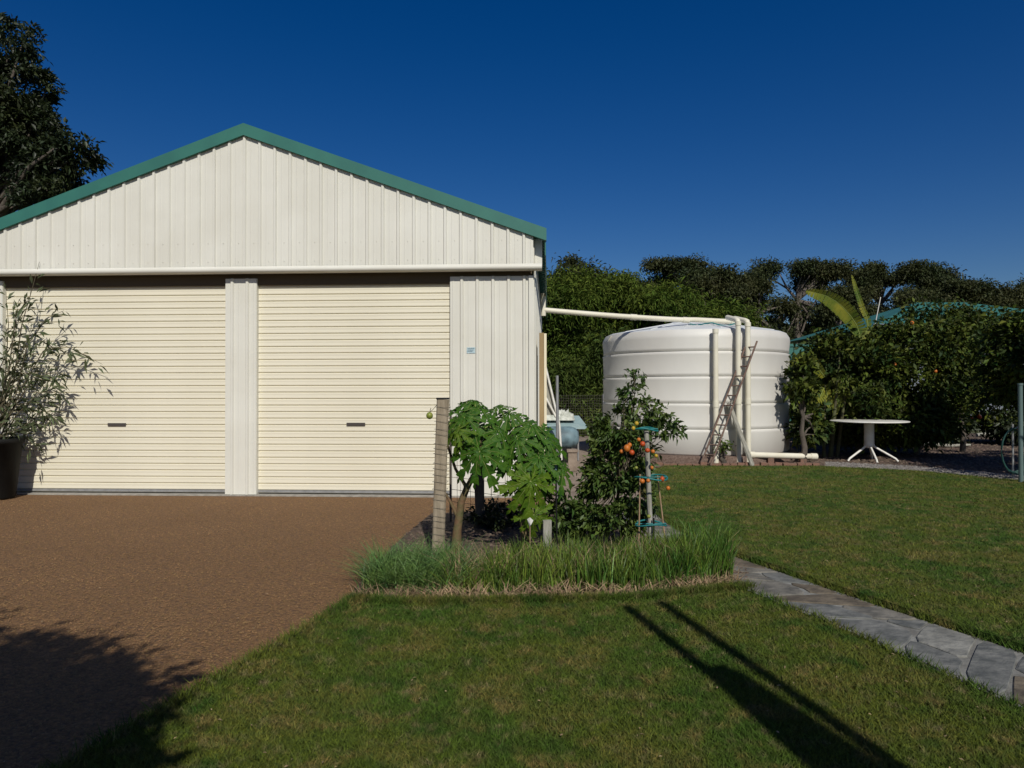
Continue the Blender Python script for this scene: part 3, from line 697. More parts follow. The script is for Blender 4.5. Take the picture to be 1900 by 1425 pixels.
# shrubs behind the right garden
def bush(name, px, py, dep, rx, ry, label, m, n, size, cat='shrub', lw=.5, k=40, clump=.14, group=None, extra=()):
    base = W((px - 950) / F * dep, dep)
    return tree(name, base, [B(px, py, dep, rx, ry, n, k)] + list(extra), label, cat, M[m], M['bark'], size, .05, group, lw=lw, clump=clump, limbs=6)
bush('shrub', 1510, 730, 17.5, 60, 80, 'dark shaded shrub in the gap between tank and citrus', 'citrus', 5000, .13)
bush('shrub', 1850, 765, 17, 60, 60, 'low dark shrub beneath the grey house wall', 'citrus', 4500, .12)
for px_, lab in ((1585, 'dark understorey shrub behind the table pedestal'), (1660, 'dark understorey shrub right of the table'), (1740, 'dark understorey shrub beneath the middle citrus tree'), (1900, 'dark understorey shrub behind the hose hoop')):
    bush('shrub', px_, 790, 16.5, 55, 42, lab, 'darktree', 3600, .12)
CG = 'citrus trees in the right garden'
bush('citrus_tree', 1590, 708, 13.9, 75, 95, 'leafy citrus tree directly behind the white table, beside the banana leaves', 'citrus', 11000, .105, 'tree', k=52, clump=.17, group=CG, extra=[B(1540, 665, 13.9, 42, 50, 2600, 24), B(1640, 628, 13.9, 34, 24, 1200, 12), B(1610, 785, 14.0, 70, 50, 4500, 40)])
bush('citrus_tree', 1700, 700, 14.0, 85, 98, 'large round citrus tree in the middle of the right garden, below the roof', 'citrus', 13000, .105, 'tree', k=58, clump=.17, group=CG, extra=[B(1745, 645, 13.8, 50, 42, 3000, 30), B(1690, 790, 13.8, 75, 48, 4500, 40)])
bush('citrus_tree', 1785, 670, 14.6, 45, 95, 'slimmer citrus tree left of the grey wall gap', 'citrus', 6000, .105, 'tree', k=34, clump=.16, group=CG, extra=[B(1765, 588, 14.6, 28, 30, 750, 10), B(1705, 590, 14.8, 24, 20, 420, 7), B(1840, 606, 14.6, 34, 22, 700, 9)])
bush('citrus_tree', 1925, 690, 11.2, 75, 100, 'dark citrus tree cut by the right edge behind the metal post', 'citrus', 9000, .10, 'tree', k=48, clump=.17, group=CG, extra=[B(1890, 640, 11.4, 50, 50, 2500, 24)])
# oranges
FR = 'oranges hanging in the right garden'
def fruit(px, py, dep, r_, m, label, cat='fruit', name='orange', group=None):
    p = at(px, py, dep); t = thing(name, p, label, cat, group)
    r_ *= .88; mb = MB(); mb.ball((0, 0, 0), r_, 12, 8, sq=(1, 1.05, .9 + .25 * rng.random())); mb.build('fruit_body', m, t)
    mb = MB(); mb.tube([(0, 0, r_ * .85), (r_ * .3, r_ * .5, r_ * 2.2)], r_ * .1, 5); mb.build('stalk', M['stem'], t); return t
fruit(1660, 678, 13.2, .042, M['orange'], 'single orange high in the big citrus tree above the table right side', group=FR)
fruit(1803, 779, 13.2, .045, M['tomato'], 'left one of two red oranges low right of the citrus tree', group=FR)
fruit(1817, 775, 13.2, .045, M['tomato'], 'right one of two red oranges low right of the citrus tree', group=FR)
fruit(1736, 690, 13.0, .035, M['orange'], 'small orange in the citrus tree left of the grey wall gap', group=FR)
fruit(1693, 600, 13.6, .04, M['orange'], 'pale orange near the citrus top, just below the roof', group=FR)

# banana plant
bn = thing('banana_plant', W((1540 - 950) / F * 13.4, 13.4), 'banana plant with tall arching yellow green leaves between tank and citrus', 'plant')
def banana_leaf(pts, wd, ragged=.25):
    pts = [Vector(p) for p in rel(bn, pts)]; n = 26; mb = MB(); rr = random.Random(len(pts) * 7 + int(wd * 100)); vs = []
    def cr(t):
        s = t * (len(pts) - 1); i = min(int(s), len(pts) - 2); u = s - i
        p0, p1, p2, p3 = pts[max(i-1, 0)], pts[i], pts[i+1], pts[min(i+2, len(pts)-1)]
        return .5 * ((2*p1) + (-p0+p2)*u + (2*p0-5*p1+4*p2-p3)*u*u + (-p0+3*p1-3*p2+p3)*u**3)
    for i in range(n):
        t0, t1 = i / n, (i + (1.0 if rr.random() < .8 else .86)) / n; a, b = cr(t0), cr(t1); d = (b - a).normalized()
        sd_ = d.cross(Vector((0, 1, .25))).normalized()
        w0 = wd * math.sin(math.pi * min(1, .08 + t0 * .92)) ** .55; w1 = wd * math.sin(math.pi * min(1, .08 + t1 * .92)) ** .55
        for sg in (-1, 1):
            k = 1 - ragged * .45 * rr.random(); dr = Vector((0, -.25, -.28)) * w0
            mb.add([a, b, b + d * .02 + (sd_ * sg) * w1 * k + dr, a + d * .03 + (sd_ * sg) * w0 * k + dr], ((0, 1, 2, 3) if sg > 0 else (3, 2, 1, 0),))
    mb.tube([cr(i / 8) for i in range(9)], [.012 - .0013 * i for i in range(9)], 5, 1)
    mb.build('leaf', [M['banana'], M['petiole']], bn)
dB = 13.4
banana_leaf([at(1596, 628, dB), at(1590, 604, dB), at(1566, 572, dB - .1), at(1535, 550, dB - .2), at(1497, 540, dB - .3)], .17)
banana_leaf([at(1575, 660, dB), at(1612, 610, dB), at(1600, 570, dB), at(1590, 540, dB), at(1582, 512, dB)], .055)
banana_leaf([at(1540, 760, dB), at(1530, 720, dB), at(1516, 745, dB - .2), at(1480, 752, dB - .4)], .10)
banana_leaf([at(1548, 770, dB), at(1556, 730, dB), at(1570, 700, dB), at(1575, 715, dB)], .10)
banana_leaf([at(1530, 770, dB), at(1505, 760, dB - .2), at(1478, 745, dB - .35), at(1468, 775, dB - .4)], .13)
banana_leaf([at(1530, 700, dB), at(1505, 670, dB - .2), at(1482, 668, dB - .35), at(1470, 700, dB - .4)], .13)
mb = MB()
for a, b, r_ in ((at(1540, 860, dB), at(1560, 640, dB), .06), (at(1552, 860, dB), at(1578, 655, dB), .05), (at(1528, 860, dB), at(1531, 715, dB), .045)):
    a.z = -.02; mb.tube(rel(bn, [a, a.lerp(b, .5), b]), [r_ * .8, r_ * .6, r_ * .2], 8)
mb.build('stalk', M['bananastem'], bn)
# low shrub added at tank right to throw leaf shadow on the tank
bush('shrub', 1490, 705, 12.3, 20, 45, 'small leafy shrub added by the right side of the tank to shadow it', 'citrus', 1300, .11, k=14, clump=.09, extra=[B(1503, 795, 12.7, 26, 40, 1200, 16)])

# garden soil on the right and mulch pieces
RG = [gp(1216, 868), gp(1400, 869), gp(1520, 869), gp(1700, 877), gp(1850, 892), gp(1900, 896), W(13, 8.5), W(16, 20), W(6, 24), W(2.6, 20)]
sheet('garden_ground', RG, -.002, M['soil'])
def chips(name, poly_, n, near, far, size, m, label, cat, lat=(-.2, .8), z0=0):
    Pm, dm = scatter(n, near, far, poly_, 1, lat); s = size * (.5 + rng.random(len(Pm)))
    V = np.concatenate([Pm, np.full((len(Pm), 1), z0)], 1)[:, None] + octv[None] * (s[:, None, None] * (.35 + .9 * rng.random((len(Pm), 6, 1)))) * np.array([1, 1, .5])
    return tag(link(name, raw_mesh(name, V.reshape(-1, 3), (np.arange(len(Pm))[:, None, None] * 6 + octf[None]).reshape(-1, 3), m)), label, cat, kind='stuff')
chips('bark_mulch', RG, 16000, 11.0, 19, .035, M['mulch'], 'bark mulch and leaf litter under the citrus trees', 'mulch', (.2, .8))
RUB = [gp(1530, 859), gp(1700, 868), gp(1900, 886), gp(1900, 898), gp(1700, 880), gp(1530, 869)]
chips('rubble_strip', RUB, 60000, 9.5, 13.2, .03, M['rubble'], 'strip of pale rubble between lawn and dark garden', 'rubble', (.4, .8), .01)
BR = [gp(1216, 856), gp(1530, 858), gp(1530, 869), gp(1216, 868)]
chips('bark_strip', BR, 40000, 11.0, 13.8, .028, M['mulch'], 'loose bark and soil at the foot of the tank', 'mulch', (.15, .5), .01)
chips('bed_litter', BED, 9000, 4.2, 7.8, .018, M['mulch'], 'brown leaf litter on the vegetable bed soil', 'mulch', (-.3, .35), .005)

# tree logs in back garden
for px, py, w_, lab in ((1745, 832, 120, 'pale fallen branch lying on the mulch right of the table'), (1840, 812, 70, 'short grey log lying on the mulch before the shrub')):
    p = gp(px, py); s = 15.0 / F; mb = MB(); L = w_ * s * .5
    t = thing('log', (p.x, p.y, .05), lab, 'log'); mb.tube([(-L, 0, .0), (-L * .3, .06, .03), (L * .3, -.02, .0), (L, .1, .01)], [.05, .045, .04, .025], 8); mb.build('log_body', M['grey_timber'], t)

# ------------------------------------------------------------------ house far right
hd = 25.0; hc = W((1765 - 950) / F * hd, hd)
hs_ = thing('house', hc, 'low house with green hipped roof behind the citrus trees', 'house', rz=YAW)
mb = MB(); mb.box(-2.6, 6.5, 0, 7, 0, 3.5); mb.build('wall', M['housewall'], hs_)
mb = MB(); e = (-3.1, 7.2, -.6, 7.6); zr, ze = 4.80, 3.5
v = [(e[0], e[2], ze), (e[1], e[2], ze), (e[1], e[3], ze), (e[0], e[3], ze), (.5, 3.0, zr), (2.4, 3.0, zr)]
mb.add(v, ((0, 1, 5, 4), (1, 2, 5), (2, 3, 4, 5), (3, 0, 4), (3, 2, 1, 0))); rf = mb.build('roof', M['houseroof'], hs_)
mb = MB(); mb.box(e[0], e[1], e[2] - .06, e[2] - .002, ze - .06, ze + .1); mb.build('gutter', M['housewall'], hs_)
mb = MB(); mb.box(1.2, 2.2, -.03, -.002, 1.0, 2.1); wf = mb.build('window', M['white'], hs_); mb = MB(); mb.box(1.26, 2.14, -.045, -.032, 1.06, 2.04); mb.build('pane', M['black'], wf)
mb = MB(); mb.add([(-.25, -.2, 3.55), (.9, -.2, 3.55), (.9, -.2, 3.75), (.3, -.2, 4.02), (-.25, -.2, 3.8), (.3, 2.3, 4.02)], ((0, 1, 2, 3, 4), (2, 5, 3), (3, 5, 4)));
sg = mb.build('skylight_gable', M['white'], hs_)
mb = MB(); mb.tube([(.28, -.23, 4.04), (.98, -.23, 3.74)], .045, 6); mb.build('gable_trim', M['red'], sg)
# thin antenna mast
p = at(1624, 600, 22); mb = MB(); base = Vector((p.x, p.y, 0)); am = thing('antenna_mast', base, 'thin pale slanting mast poking above the greenery left of the roof', 'mast')
q = at(1635, 552, 22) - base; mb.tube([(0, 0, 0), Vector((0, 0, q.z - .9)), q], .013, 6); mb.build('mast_tube', M['white'], am)

# teal shade strip / fence glimpsed between tank and citrus
fp = W((1490 - 950) / F * 21, 21); ft = thing('green_fence', fp, 'green metal fence glimpsed in the gap right of the tank', 'fence', rz=YAW)
for i in range(8):
    mb = MB(); mb.box(-.9 + i * .32, -.9 + i * .32 + .30, 0, .02, .3, 2.6); mb.build('fence_panel', M['houseroof'] if i % 1 == 0 else M['green'], ft)
mb = MB(); mb.box(-.95, 1.75, -.03, -.001, 2.6, 2.68); mb.build('fence_rail', M['houseroof'], ft)

# right edge post with hose reel
pp = gp(1893, 900); mp_ = thing('metal_post', (pp.x, pp.y, 0), 'slim pale green metal post at the right edge beside a hose hoop', 'post')
mb = MB(); mb.tube([(0, 0, -.05), (0, 0, 1.35)], .03, 10); mb.tube([(0, 0, 1.35), (0, 0, 1.38)], .036, 10); mb.build('post_tube', mat('pale_green_paint', (.10, .15, .145), .5), mp_)
hp = at(1880, 835, 10.0); hr = thing('hose_hoop', (hp.x, hp.y, 0), 'dark green garden hose looped upright against the post', 'hose')
mb = MB()
for k in range(3):
    mb.tube([(math.cos(a) * (.17 + .012 * k), -.02 * k, .42 + math.sin(a) * (.30 + .012 * k)) for a in np.linspace(0, 2 * math.pi, 22)], .012, 6, cap=False)
mb.build('hose_loop', mat('dark_green_hose', (.015, .06, .05), .5), hr)
mb = MB(); mb.tube([(0, .02, 0), (0, .02, .8)], .014, 6); mb.tube([(0, .02, .72), (.1, .02, .76)], .016, 6); mb.build('hose_holder', M['steel'], hr)
mb = MB(); mb.tube([(.02, -.03, .735), (.10, -.03, .745)], .018, 6); mb.build('tap_handle', M['red'], hr)

# ------------------------------------------------------------------ side yard clutter
tp = W((1040 - 950) / F * 13.0, 13.0)
tr = thing('laundry_trough', tp, 'weathered pale blue tray on a stand beside the shed, piled with pale scraps', 'tray')
zt0 = CAMH - (795 - HOR) / F * 13
mb = MB(); mb.add([(-.42, -.2, zt0), (.46, -.2, zt0), (.46, .45, zt0), (-.42, .45, zt0), (-.42, -.2, zt0 + .05), (.48, -.2, zt0 + .05), (.36, .5, zt0 + .22), (-.42, .5, zt0 + .22)], ((0,3,2,1),(4,5,6,7),(0,1,5,4),(1,2,6,5),(2,3,7,6),(3,0,4,7))); mb.build('tray_body', M['bluetray'], tr)
for sx in (-.36, .32):
    mb = MB(); mb.tube([(sx, -.05, 0), (sx, -.05, zt0)], .02, 6); mb.build('leg', M['steel'], tr); mb = MB(); mb.tube([(sx, .35, 0), (sx, .35, zt0)], .02, 6); mb.build('leg', M['steel'], tr)
sc_ = thing('plastic_sheet', tp + Vector((-.02, .15, zt0 + .17)), 'crumpled pale sheet heaped on the blue tray', 'sheet')
V = []; nx, ny = 22, 12
for j in range(ny):
    for i in range(nx):
        u, v_ = i / (nx - 1), j / (ny - 1); e_ = math.sin(math.pi * u) * math.sin(math.pi * v_)
        V.append((-.36 + .64 * u + rng.normal() * .008, -.2 + .5 * v_, .02 + .10 * e_ ** .5 + rng.normal() * .022 * (e_ > 0) - (.04 if e_ < .05 else 0) + .05 * v_))
i = (np.arange(ny - 1)[:, None] * nx + np.arange(nx - 1)[None]).ravel()[:, None]
link('sheet_body', raw_mesh('sheet_body', np.array(V), np.concatenate([i, i + 1, i + nx + 1, i + nx], 1), M['paper']), sc_)
bt = W((1034 - 950) / F * 12.7, 12.7); tub = thing('blue_tub', bt, 'rounded pale blue drum lying under the tray by the shed', 'drum')
mb = MB(); zc_ = CAMH - (812 - HOR) / F * 12.7
prof = [(.001, -.42), (.10, -.41), (.17, -.36), (.20, -.25), (.205, 0), (.20, .25), (.17, .33), (.10, .38), (.001, .39)]
vs = []; n_ = 20
for r_, xx in prof:
    for k in range(n_): vs.append((xx, r_ * math.cos(2 * math.pi * k / n_), zc_ + r_ * math.sin(2 * math.pi * k / n_)))
mb.add(vs, [(a * n_ + k, (a + 1) * n_ + k, (a + 1) * n_ + (k + 1) % n_, a * n_ + (k + 1) % n_) for a in range(len(prof) - 1) for k in range(n_)], 0, True); mb.build('drum_body', M['blue'], tub)
mb = MB(); mb.box(-.3, .25, -.12, .12, .0, zc_ - .17); mb.build('cradle', M['black'], tub)
bb = W((1062 - 950) / F * 11.3, 11.3)
bk_ = thing('pale_block', bb, 'pale stone block standing by the path near the blue drum', 'block'); mb = MB(); mb.box(-.07, .07, -.08, .08, 0, .30); mb.box(-.09, .09, -.1, .1, .302, .34); mb.build('block_body', M['dirt'], bk_)
# white trestle frame leaning by the shed
tf = W((1016 - 950) / F * 12.2, 12.2); tt_ = thing('trestle_frame', tf, 'white slatted frame leaning against the shed side', 'frame')
for (ax_, ay_), (bx_, by_) in (((1012, 680), (1038, 790)), ((1011, 735), (1032, 775))):
    a, b = at(ax_, ay_, 12.2), at(bx_, by_, 12.2); mb = MB(); mb.tube(rel(tt_, [a, b]), .022, 4); mb.build('slat', M['white'], tt_)
a, b = at(1012, 690, 12.25), at(1033, 770, 12.25); mb = MB(); 
aa = rel(tt_, [a, b, b - Vector((.25, 0, 0)), a - Vector((.1, 0, 0))]); mb.add(aa + [v + Vector((0, .015, 0)) for v in aa], ((0,1,2,3),(7,6,5,4),(0,4,5,1),(2,6,7,3))); mb.build('panel', M['grey_timber'], tt_)
a, b = at(1010, 790, 12.2), W((1010 - 950) / F * 12.2, 12.2); mb = MB(); mb.tube(rel(tt_, [a, Vector((b.x, b.y, 0))]), .022, 4); mb.build('leg', M['white'], tt_)
a, b = at(1038, 790, 12.2), W((1042 - 950) / F * 12.2, 12.2); mb = MB(); mb.tube(rel(tt_, [a, Vector((b.x, b.y, 0))]), .022, 4); mb.build('leg', M['white'], tt_)

# wire mesh fence across the yard
f0 = W((1015 - 950) / F * 19, 19); f1 = W((1125 - 950) / F * 19, 19)
wf_ = thing('wire_fence', f0, 'low dark wire mesh fence across the yard behind the blue tray', 'fence')
dv = f1 - f0
for t_ in (.05, .95): mb = MB(); mb.tube([dv * t_, dv * t_ + Vector((0, 0, 1.2))], .025, 6); mb.build('post', M['steel'], wf_)
mb = MB()
for i in range(16):
    z = .1 + i * .07; mb.tube([dv * 0 + Vector((0, 0, z)), dv + Vector((0, 0, z))], .003, 3, cap=False)
for i in range(26): mb.tube([dv * (i / 25) + Vector((0, 0, .08)), dv * (i / 25) + Vector((0, 0, 1.18))], .003, 3, cap=False)
o = mb.build('wire_mesh', M['wire'], wf_); o['kind'] = 'stuff'

# ------------------------------------------------------------------ potted shrub at the left
pd_ = 8.42; pc = W((-16 - 950) / F * pd_, pd_)
pot = thing('plant_pot', (pc.x, pc.y, 0), 'black plastic pot standing before the left roller door', 'pot')
mb = MB(); mb.lathe([(.001, 0.004), (.24, .004), (.25, .02), (.315, .66), (.335, .665), (.34, .72), (.325, .725), (.30, .72), (.295, .66), (.001, .66)], (0, 0, 0), 32); mb.build('pot_body', M['black'], pot)
mb = MB(); mb.lathe([(.293, .665), (.001, .69)], (0, 0, 0), 24); mb.build('pot_soil', M['soil'], pot)
sh = thing('potted_shrub', (pc.x, pc.y, .68), 'narrow leaved grey green shrub growing from the black pot', 'shrub')
br = [[(-5, 815), (20, 740), (40, 600), (60, 530), (72, 484)], [(0, 810), (40, 720), (80, 650), (120, 640), (190, 675)], [(0, 810), (30, 730), (50, 640), (85, 590), (118, 575)],
      [(0, 815), (30, 770), (70, 730), (100, 720), (120, 735)], [(0, 810), (10, 700), (15, 600), (10, 540)], [(-10, 810), (-20, 690), (-30, 560)], [(0, 815), (45, 790), (80, 760), (105, 778)],
      [(0, 810), (20, 700), (55, 620), (90, 640), (140, 660)], [(-5, 810), (15, 690), (30, 580), (55, 550)], [(0, 815), (30, 800), (50, 805), (62, 835)], [(0, 812), (25, 760), (60, 700), (100, 690), (118, 700)],
      [(5, 812), (10, 760), (30, 690), (60, 665), (150, 648)], [(-5, 812), (0, 740), (25, 660), (20, 620)], [(-5, 812), (-10, 700), (20, 640), (40, 575)], [(0, 815), (20, 790), (45, 770), (70, 790)],
      [(-5, 812), (-40, 700), (-60, 600)], [(-5, 812), (-50, 740), (-90, 690)], [(0, 812), (15, 720), (45, 690), (75, 705)], [(0, 812), (10, 730), (20, 690), (50, 650)], [(0, 812), (30, 750), (65, 745), (90, 760)]]
mb = MB(); PL = []; DL = []
for bi, b_ in enumerate(br):
    dd = 8.62 + rng.normal() * .06; pts = []
    for j, (x_, y_) in enumerate(b_): f_ = j / (len(b_) - 1); pts.append(at(x_, y_, pd_ * (1 - f_) + dd * f_))
    pts[0] = Vector((pc.x + rng.normal() * .05, pc.y + rng.normal() * .05, .68)); q = rel(sh, pts)
    mb.tube(q, [.010 * (1 - .8 * j / (len(q) - 1)) for j in range(len(q))], 5, cap=False)
    n_ = 46 if bi else 26
    for k in range(n_):
        t = .12 + .88 * (k / n_) ** .9; 
        if bi == 0 and t > .9: continue
        s = t * (len(q) - 1); i = min(int(s), len(q) - 2); p = q[i].lerp(q[i+1], s - i); d = (q[i+1] - q[i]).normalized()
        # side twig
        off = Vector((rng.normal(), rng.normal(), rng.normal() * .8)); off = off.normalized() * abs(rng.normal()) * .07
        PL.append(p + off); DL.append(d * .8 + off.normalized() * .9 + Vector((rng.normal() * .3, rng.normal() * .3, -.1 + rng.normal() * .35)))
mb.build('branches', M['stem'], sh)
PL = np.array(PL); DL = np.array(DL); L = .095 + .07 * rng.random(len(PL))
link('foliage', leaves(PL, DL, L, L * .23, 'foliage', M['potleaf'], fold=.15, sag=.15), sh)

# ------------------------------------------------------------------ vegetable bed: posts, wires, plants
PD = 5.45
po = W((812 - 950) / F * PD, PD)
pst = thing('timber_post', po, 'tall squared timber post wrapped in wire at the left of the vegetable bed', 'post')
topv = at(822, 741, PD) - po; mb = MB()
def prism(mb, a, b, wx_, wy_, mi=0, tw=.12):
    d = (b - a).normalized(); X = Vector((1, 0, 0)) - d * d.x; X.normalize(); Y = d.cross(X); X, Y = X * math.cos(tw) + Y * math.sin(tw), -X * math.sin(tw) + Y * math.cos(tw)
    vs = []
    for p in (a, a.lerp(b, .33), a.lerp(b, .66), b):
        j = Vector((rng.normal() * .002, rng.normal() * .002, 0))
        for sx, sy in ((-1, -.8), (-.8, -1), (.8, -1), (1, -.8), (1, .8), (.8, 1), (-.8, 1), (-1, .8)): vs.append(p + j + X * sx * wx_ / 2 + Y * sy * wy_ / 2)
    fs = [(r_*8+k, r_*8+(k+1) % 8, (r_+1)*8+(k+1) % 8, (r_+1)*8+k) for r_ in range(3) for k in range(8)] + [tuple(range(24, 32)), tuple(range(7, -1, -1))]
    mb.add(vs, fs, mi)
prism(mb, Vector((0, 0, -.03)), topv, .095, .075); mb.build('post_body', M['timber'], pst)
mb = MB(); prism(mb, topv + Vector((0, 0, .001)), topv + Vector((0, 0, .014)), .10, .08); mb.build('post_top', M['black'], pst)
for i in range(22):
    t_ = .06 + i * .042; c = topv * t_; a0 = rng.normal() * .006; c2 = c + Vector((0, 0, a0)); mb = MB()
    mb.tube([c2 + Vector((-.055, -.043, .004)), c2 + Vector((.052, -.046, -.004)), c2 + Vector((.058, .04, 0)), c2 + Vector((-.055, .042, 0)), c2 + Vector((-.055, -.043, .004))], .0015, 4, cap=False)
    mb.build('wire', M['wire'], pst)
lime = fruit(797, 771, 5.35, .030, M['lime'], 'small green fruit hanging from a thin twig left of the timber post', name='green_fruit')
mb = MB(); a = lime.location; mb.tube([Vector((0, 0, .028)), at(803, 760, 5.37) - a, at(813, 748, 5.42) - a], .002, 5); mb.build('twig', M['stem'], lime)

def stake(name, px0, y0, px1, y1, dep, r_, m, label, cat='stake', tip=None):
    base = W((px0 - 950) / F * dep, dep); t = thing(name, base, label, cat); b = at(px1, y1, dep) - base
    mb = MB()
    if cat == 'post' and name != 'steel_post': prism(mb, Vector((0, 0, -.02)), b, r_ * 2, r_ * 1.6)
    else: mb.tube([Vector((0, 0, -.02)), b * .5, b], r_, 8)
    mb.build('stake_body', m, t)
    if tip: mb = MB(); mb.tube([b, b + Vector((0, 0, .04))], r_ * 1.6, 8); mb.build('stake_cap', tip, t)
    return t
stake('steel_post', 1034, 0, 1034, 697, 6.3, .013, M['steel'], 'thin grey steel post standing tall between papaya and fruit bush', 'post')
stake('wooden_stake', 1016, 0, 1014, 965, 5.35, .032, M['grey_timber'], 'short grey wooden post low between the papaya leaves', 'post')
stake('garden_stake', 1033, 0, 1031, 872, 5.6, .007, M['black'], 'thin dark stake with a blue cap before the steel post', 'stake', M['blue'])
stake('tomato_stake', 1208, 0, 1199, 800, 5.5, .020, M['grey_timber'], 'rough grey wooden stake held in green rings right of the fruit bush', 'stake')
stake('bamboo_stake', 1184, 0, 1187, 880, 5.45, .006, M['straw'], 'thin straw coloured cane left of the grey stake', 'stake')
stake('bamboo_stake', 1236, 0, 1219, 880, 5.6, .006, M['straw'], 'thin straw coloured cane right of the grey stake', 'stake')
# dark stump post behind papaya
stake('dark_post', 892, 0, 888, 850, 6.6, .045, M['bark'], 'dark round post behind the left papaya, before the shed wall', 'post')
stake('thin_post', 836, 0, 836, 760, 6.9, .012, M['bark'], 'thin dark stake against the shed wall beside the timber post', 'stake')
# wire mesh behind
w0, w1 = W((836 - 950) / F * 6.9, 6.9), W((1034 - 950) / F * 6.3, 6.3)
wm = thing('mesh_fence', w0, 'low rusty wire mesh strung behind the papaya plants', 'fence'); dv = w1 - w0; mb = MB()
for i in range(5): mb.tube([Vector((0, 0, .08 + i * .12)), dv * .5 + Vector((0, 0, .06 + i * .12)), dv + Vector((0, 0, .1 + i * .12))], .0025, 4, cap=False)
for i in range(16): mb.tube([dv * (i / 15) + Vector((0, 0, 0)), dv * (i / 15) + Vector((0, 0, .6))], .002, 4, cap=False)
o = mb.build('wire_mesh', M['rust'], wm)
# teal tomato cage rings
cg = thing('tomato_cage', W((1207 - 950) / F * 5.45, 5.45), 'teal green plastic coated ring supports around the grey stake', 'plant support')
for py, rpx in ((797, 24), (886, 30), (972, 28)):
    c = at(1207 if py > 800 else 1196, py, 5.45) - cg.location; rad = rpx / F * 5.45; mb = MB()
    pts = [c + Vector((math.cos(a) * rad, math.sin(a) * rad * .9, .012 * math.sin(a * 2 + py))) for a in np.linspace(0, 2 * math.pi, 25)]
    mb.tube(pts, .0065, 6, cap=False); mb.tube([c + Vector((-rad, 0, 0)), c + Vector((rad, 0, .004))], .005, 5); mb.build('ring', M['teal'], cg)
mb = MB(); q = at(1212, 985, 5.45) - cg.location; mb.tube([Vector((q.x, 0, 0)), q + Vector((0, 0, .1))], .008, 6); mb.build('ring_leg', M['black'], cg)

# fruit bush
fb = tree('fruit_bush', W((1150 - 950) / F * 5.9, 5.9), [B(1150, 800, 5.9, 50, 45, 1500, 22), B(1130, 880, 5.9, 42, 60, 1900, 26), B(1175, 840, 5.8, 42, 60, 1500, 22), B(1140, 960, 5.8, 55, 45, 2000, 28), B(1185, 930, 5.75, 30, 60, 1200, 18), B(1110, 850, 6.0, 18, 60, 700, 12), B(1180, 735, 5.9, 22, 32, 260, 8), B(1230, 795, 5.8, 32, 22, 330, 9), B(1178, 705, 5.9, 6, 16, 40, 3), B(1108, 805, 5.95, 20, 30, 420, 8), B(1212, 775, 5.8, 26, 28, 380, 8), B(1098, 900, 5.95, 14, 50, 420, 9)],
     'dense dark green fruit bush with orange red fruit beside the grey stake', 'bush', M['fruitbush'], M['stem'], .05, .018, lw=.45, clump=.035, limbs=5, trunk_top=at(1150, 900, 5.85), sag=.2)
mb = MB()
for b_ in ([(1150, 900), (1170, 780), (1178, 730), (1176, 690)], [(1170, 830), (1200, 790), (1235, 780), (1272, 800)], [(1160, 800), (1185, 755), (1215, 740)]):
    mb.tube(rel(fb, [at(x_, y_, 5.85) for x_, y_ in b_]), [.006, .005, .004, .002][:len(b_)], 5, cap=False)
mb.build('branch', M['stem'], fb)
FG = 'ripening fruit on the bush by the grey stake'
for px, py, dep, r_, m, lab in ((1163, 832, 5.4, .030, 'orange', 'large orange red fruit left of the grey stake at middle height'), (1172, 840, 5.42, .024, 'tomato', 'orange red fruit tucked just under the large left one'), (1153, 838, 5.44, .02, 'orange', 'small orange fruit left of the large red one'),
        (1192, 824, 5.38, .024, 'tomato', 'red fruit just above the stake top, upper of a slanting pair'), (1201, 836, 5.36, .022, 'tomato', 'red fruit on the stake top, lower of a slanting pair'), (1211, 838, 5.36, .018, 'orange', 'orange fruit right of the slanting red pair'),
        (1191, 893, 5.36, .023, 'orange', 'orange fruit hanging under the middle teal ring, left of the stake'), (1202, 892, 5.33, .018, 'orange', 'orange fruit under the middle teal ring touching the stake'), (1228, 889, 5.36, .021, 'tomato', 'red fruit at the right end of the middle teal ring'), (1239, 906, 5.38, .018, 'orange', 'lowest small orange fruit, out over the lawn'),
        (1181, 786, 5.4, .019, 'yellow', 'yellow fruit near the bush top, right of the two yellow ones'), (1175, 795, 5.4, .017, 'yellow', 'yellow fruit near the bush top, lower left one'), (1180, 868, 5.4, .016, 'lime', 'unripe green fruit above the middle teal ring'), (1203, 958, 5.36, .018, 'lime', 'unripe green fruit above the lowest teal ring'), (1168, 826, 5.42, .020, 'orange', 'orange fruit just above the large left fruit'), (1185, 816, 5.4, .018, 'orange', 'orange fruit above the slanting red pair, highest of the orange ones'), (1217, 846, 5.37, .016, 'yellow', 'yellow fruit right of the stake below the slanting pair'), (1209, 868, 5.37, .015, 'orange', 'small orange fruit beside the stake above the middle teal ring')):
    fruit(px, py, dep, r_, M[m], lab, name='garden_fruit', group=FG)

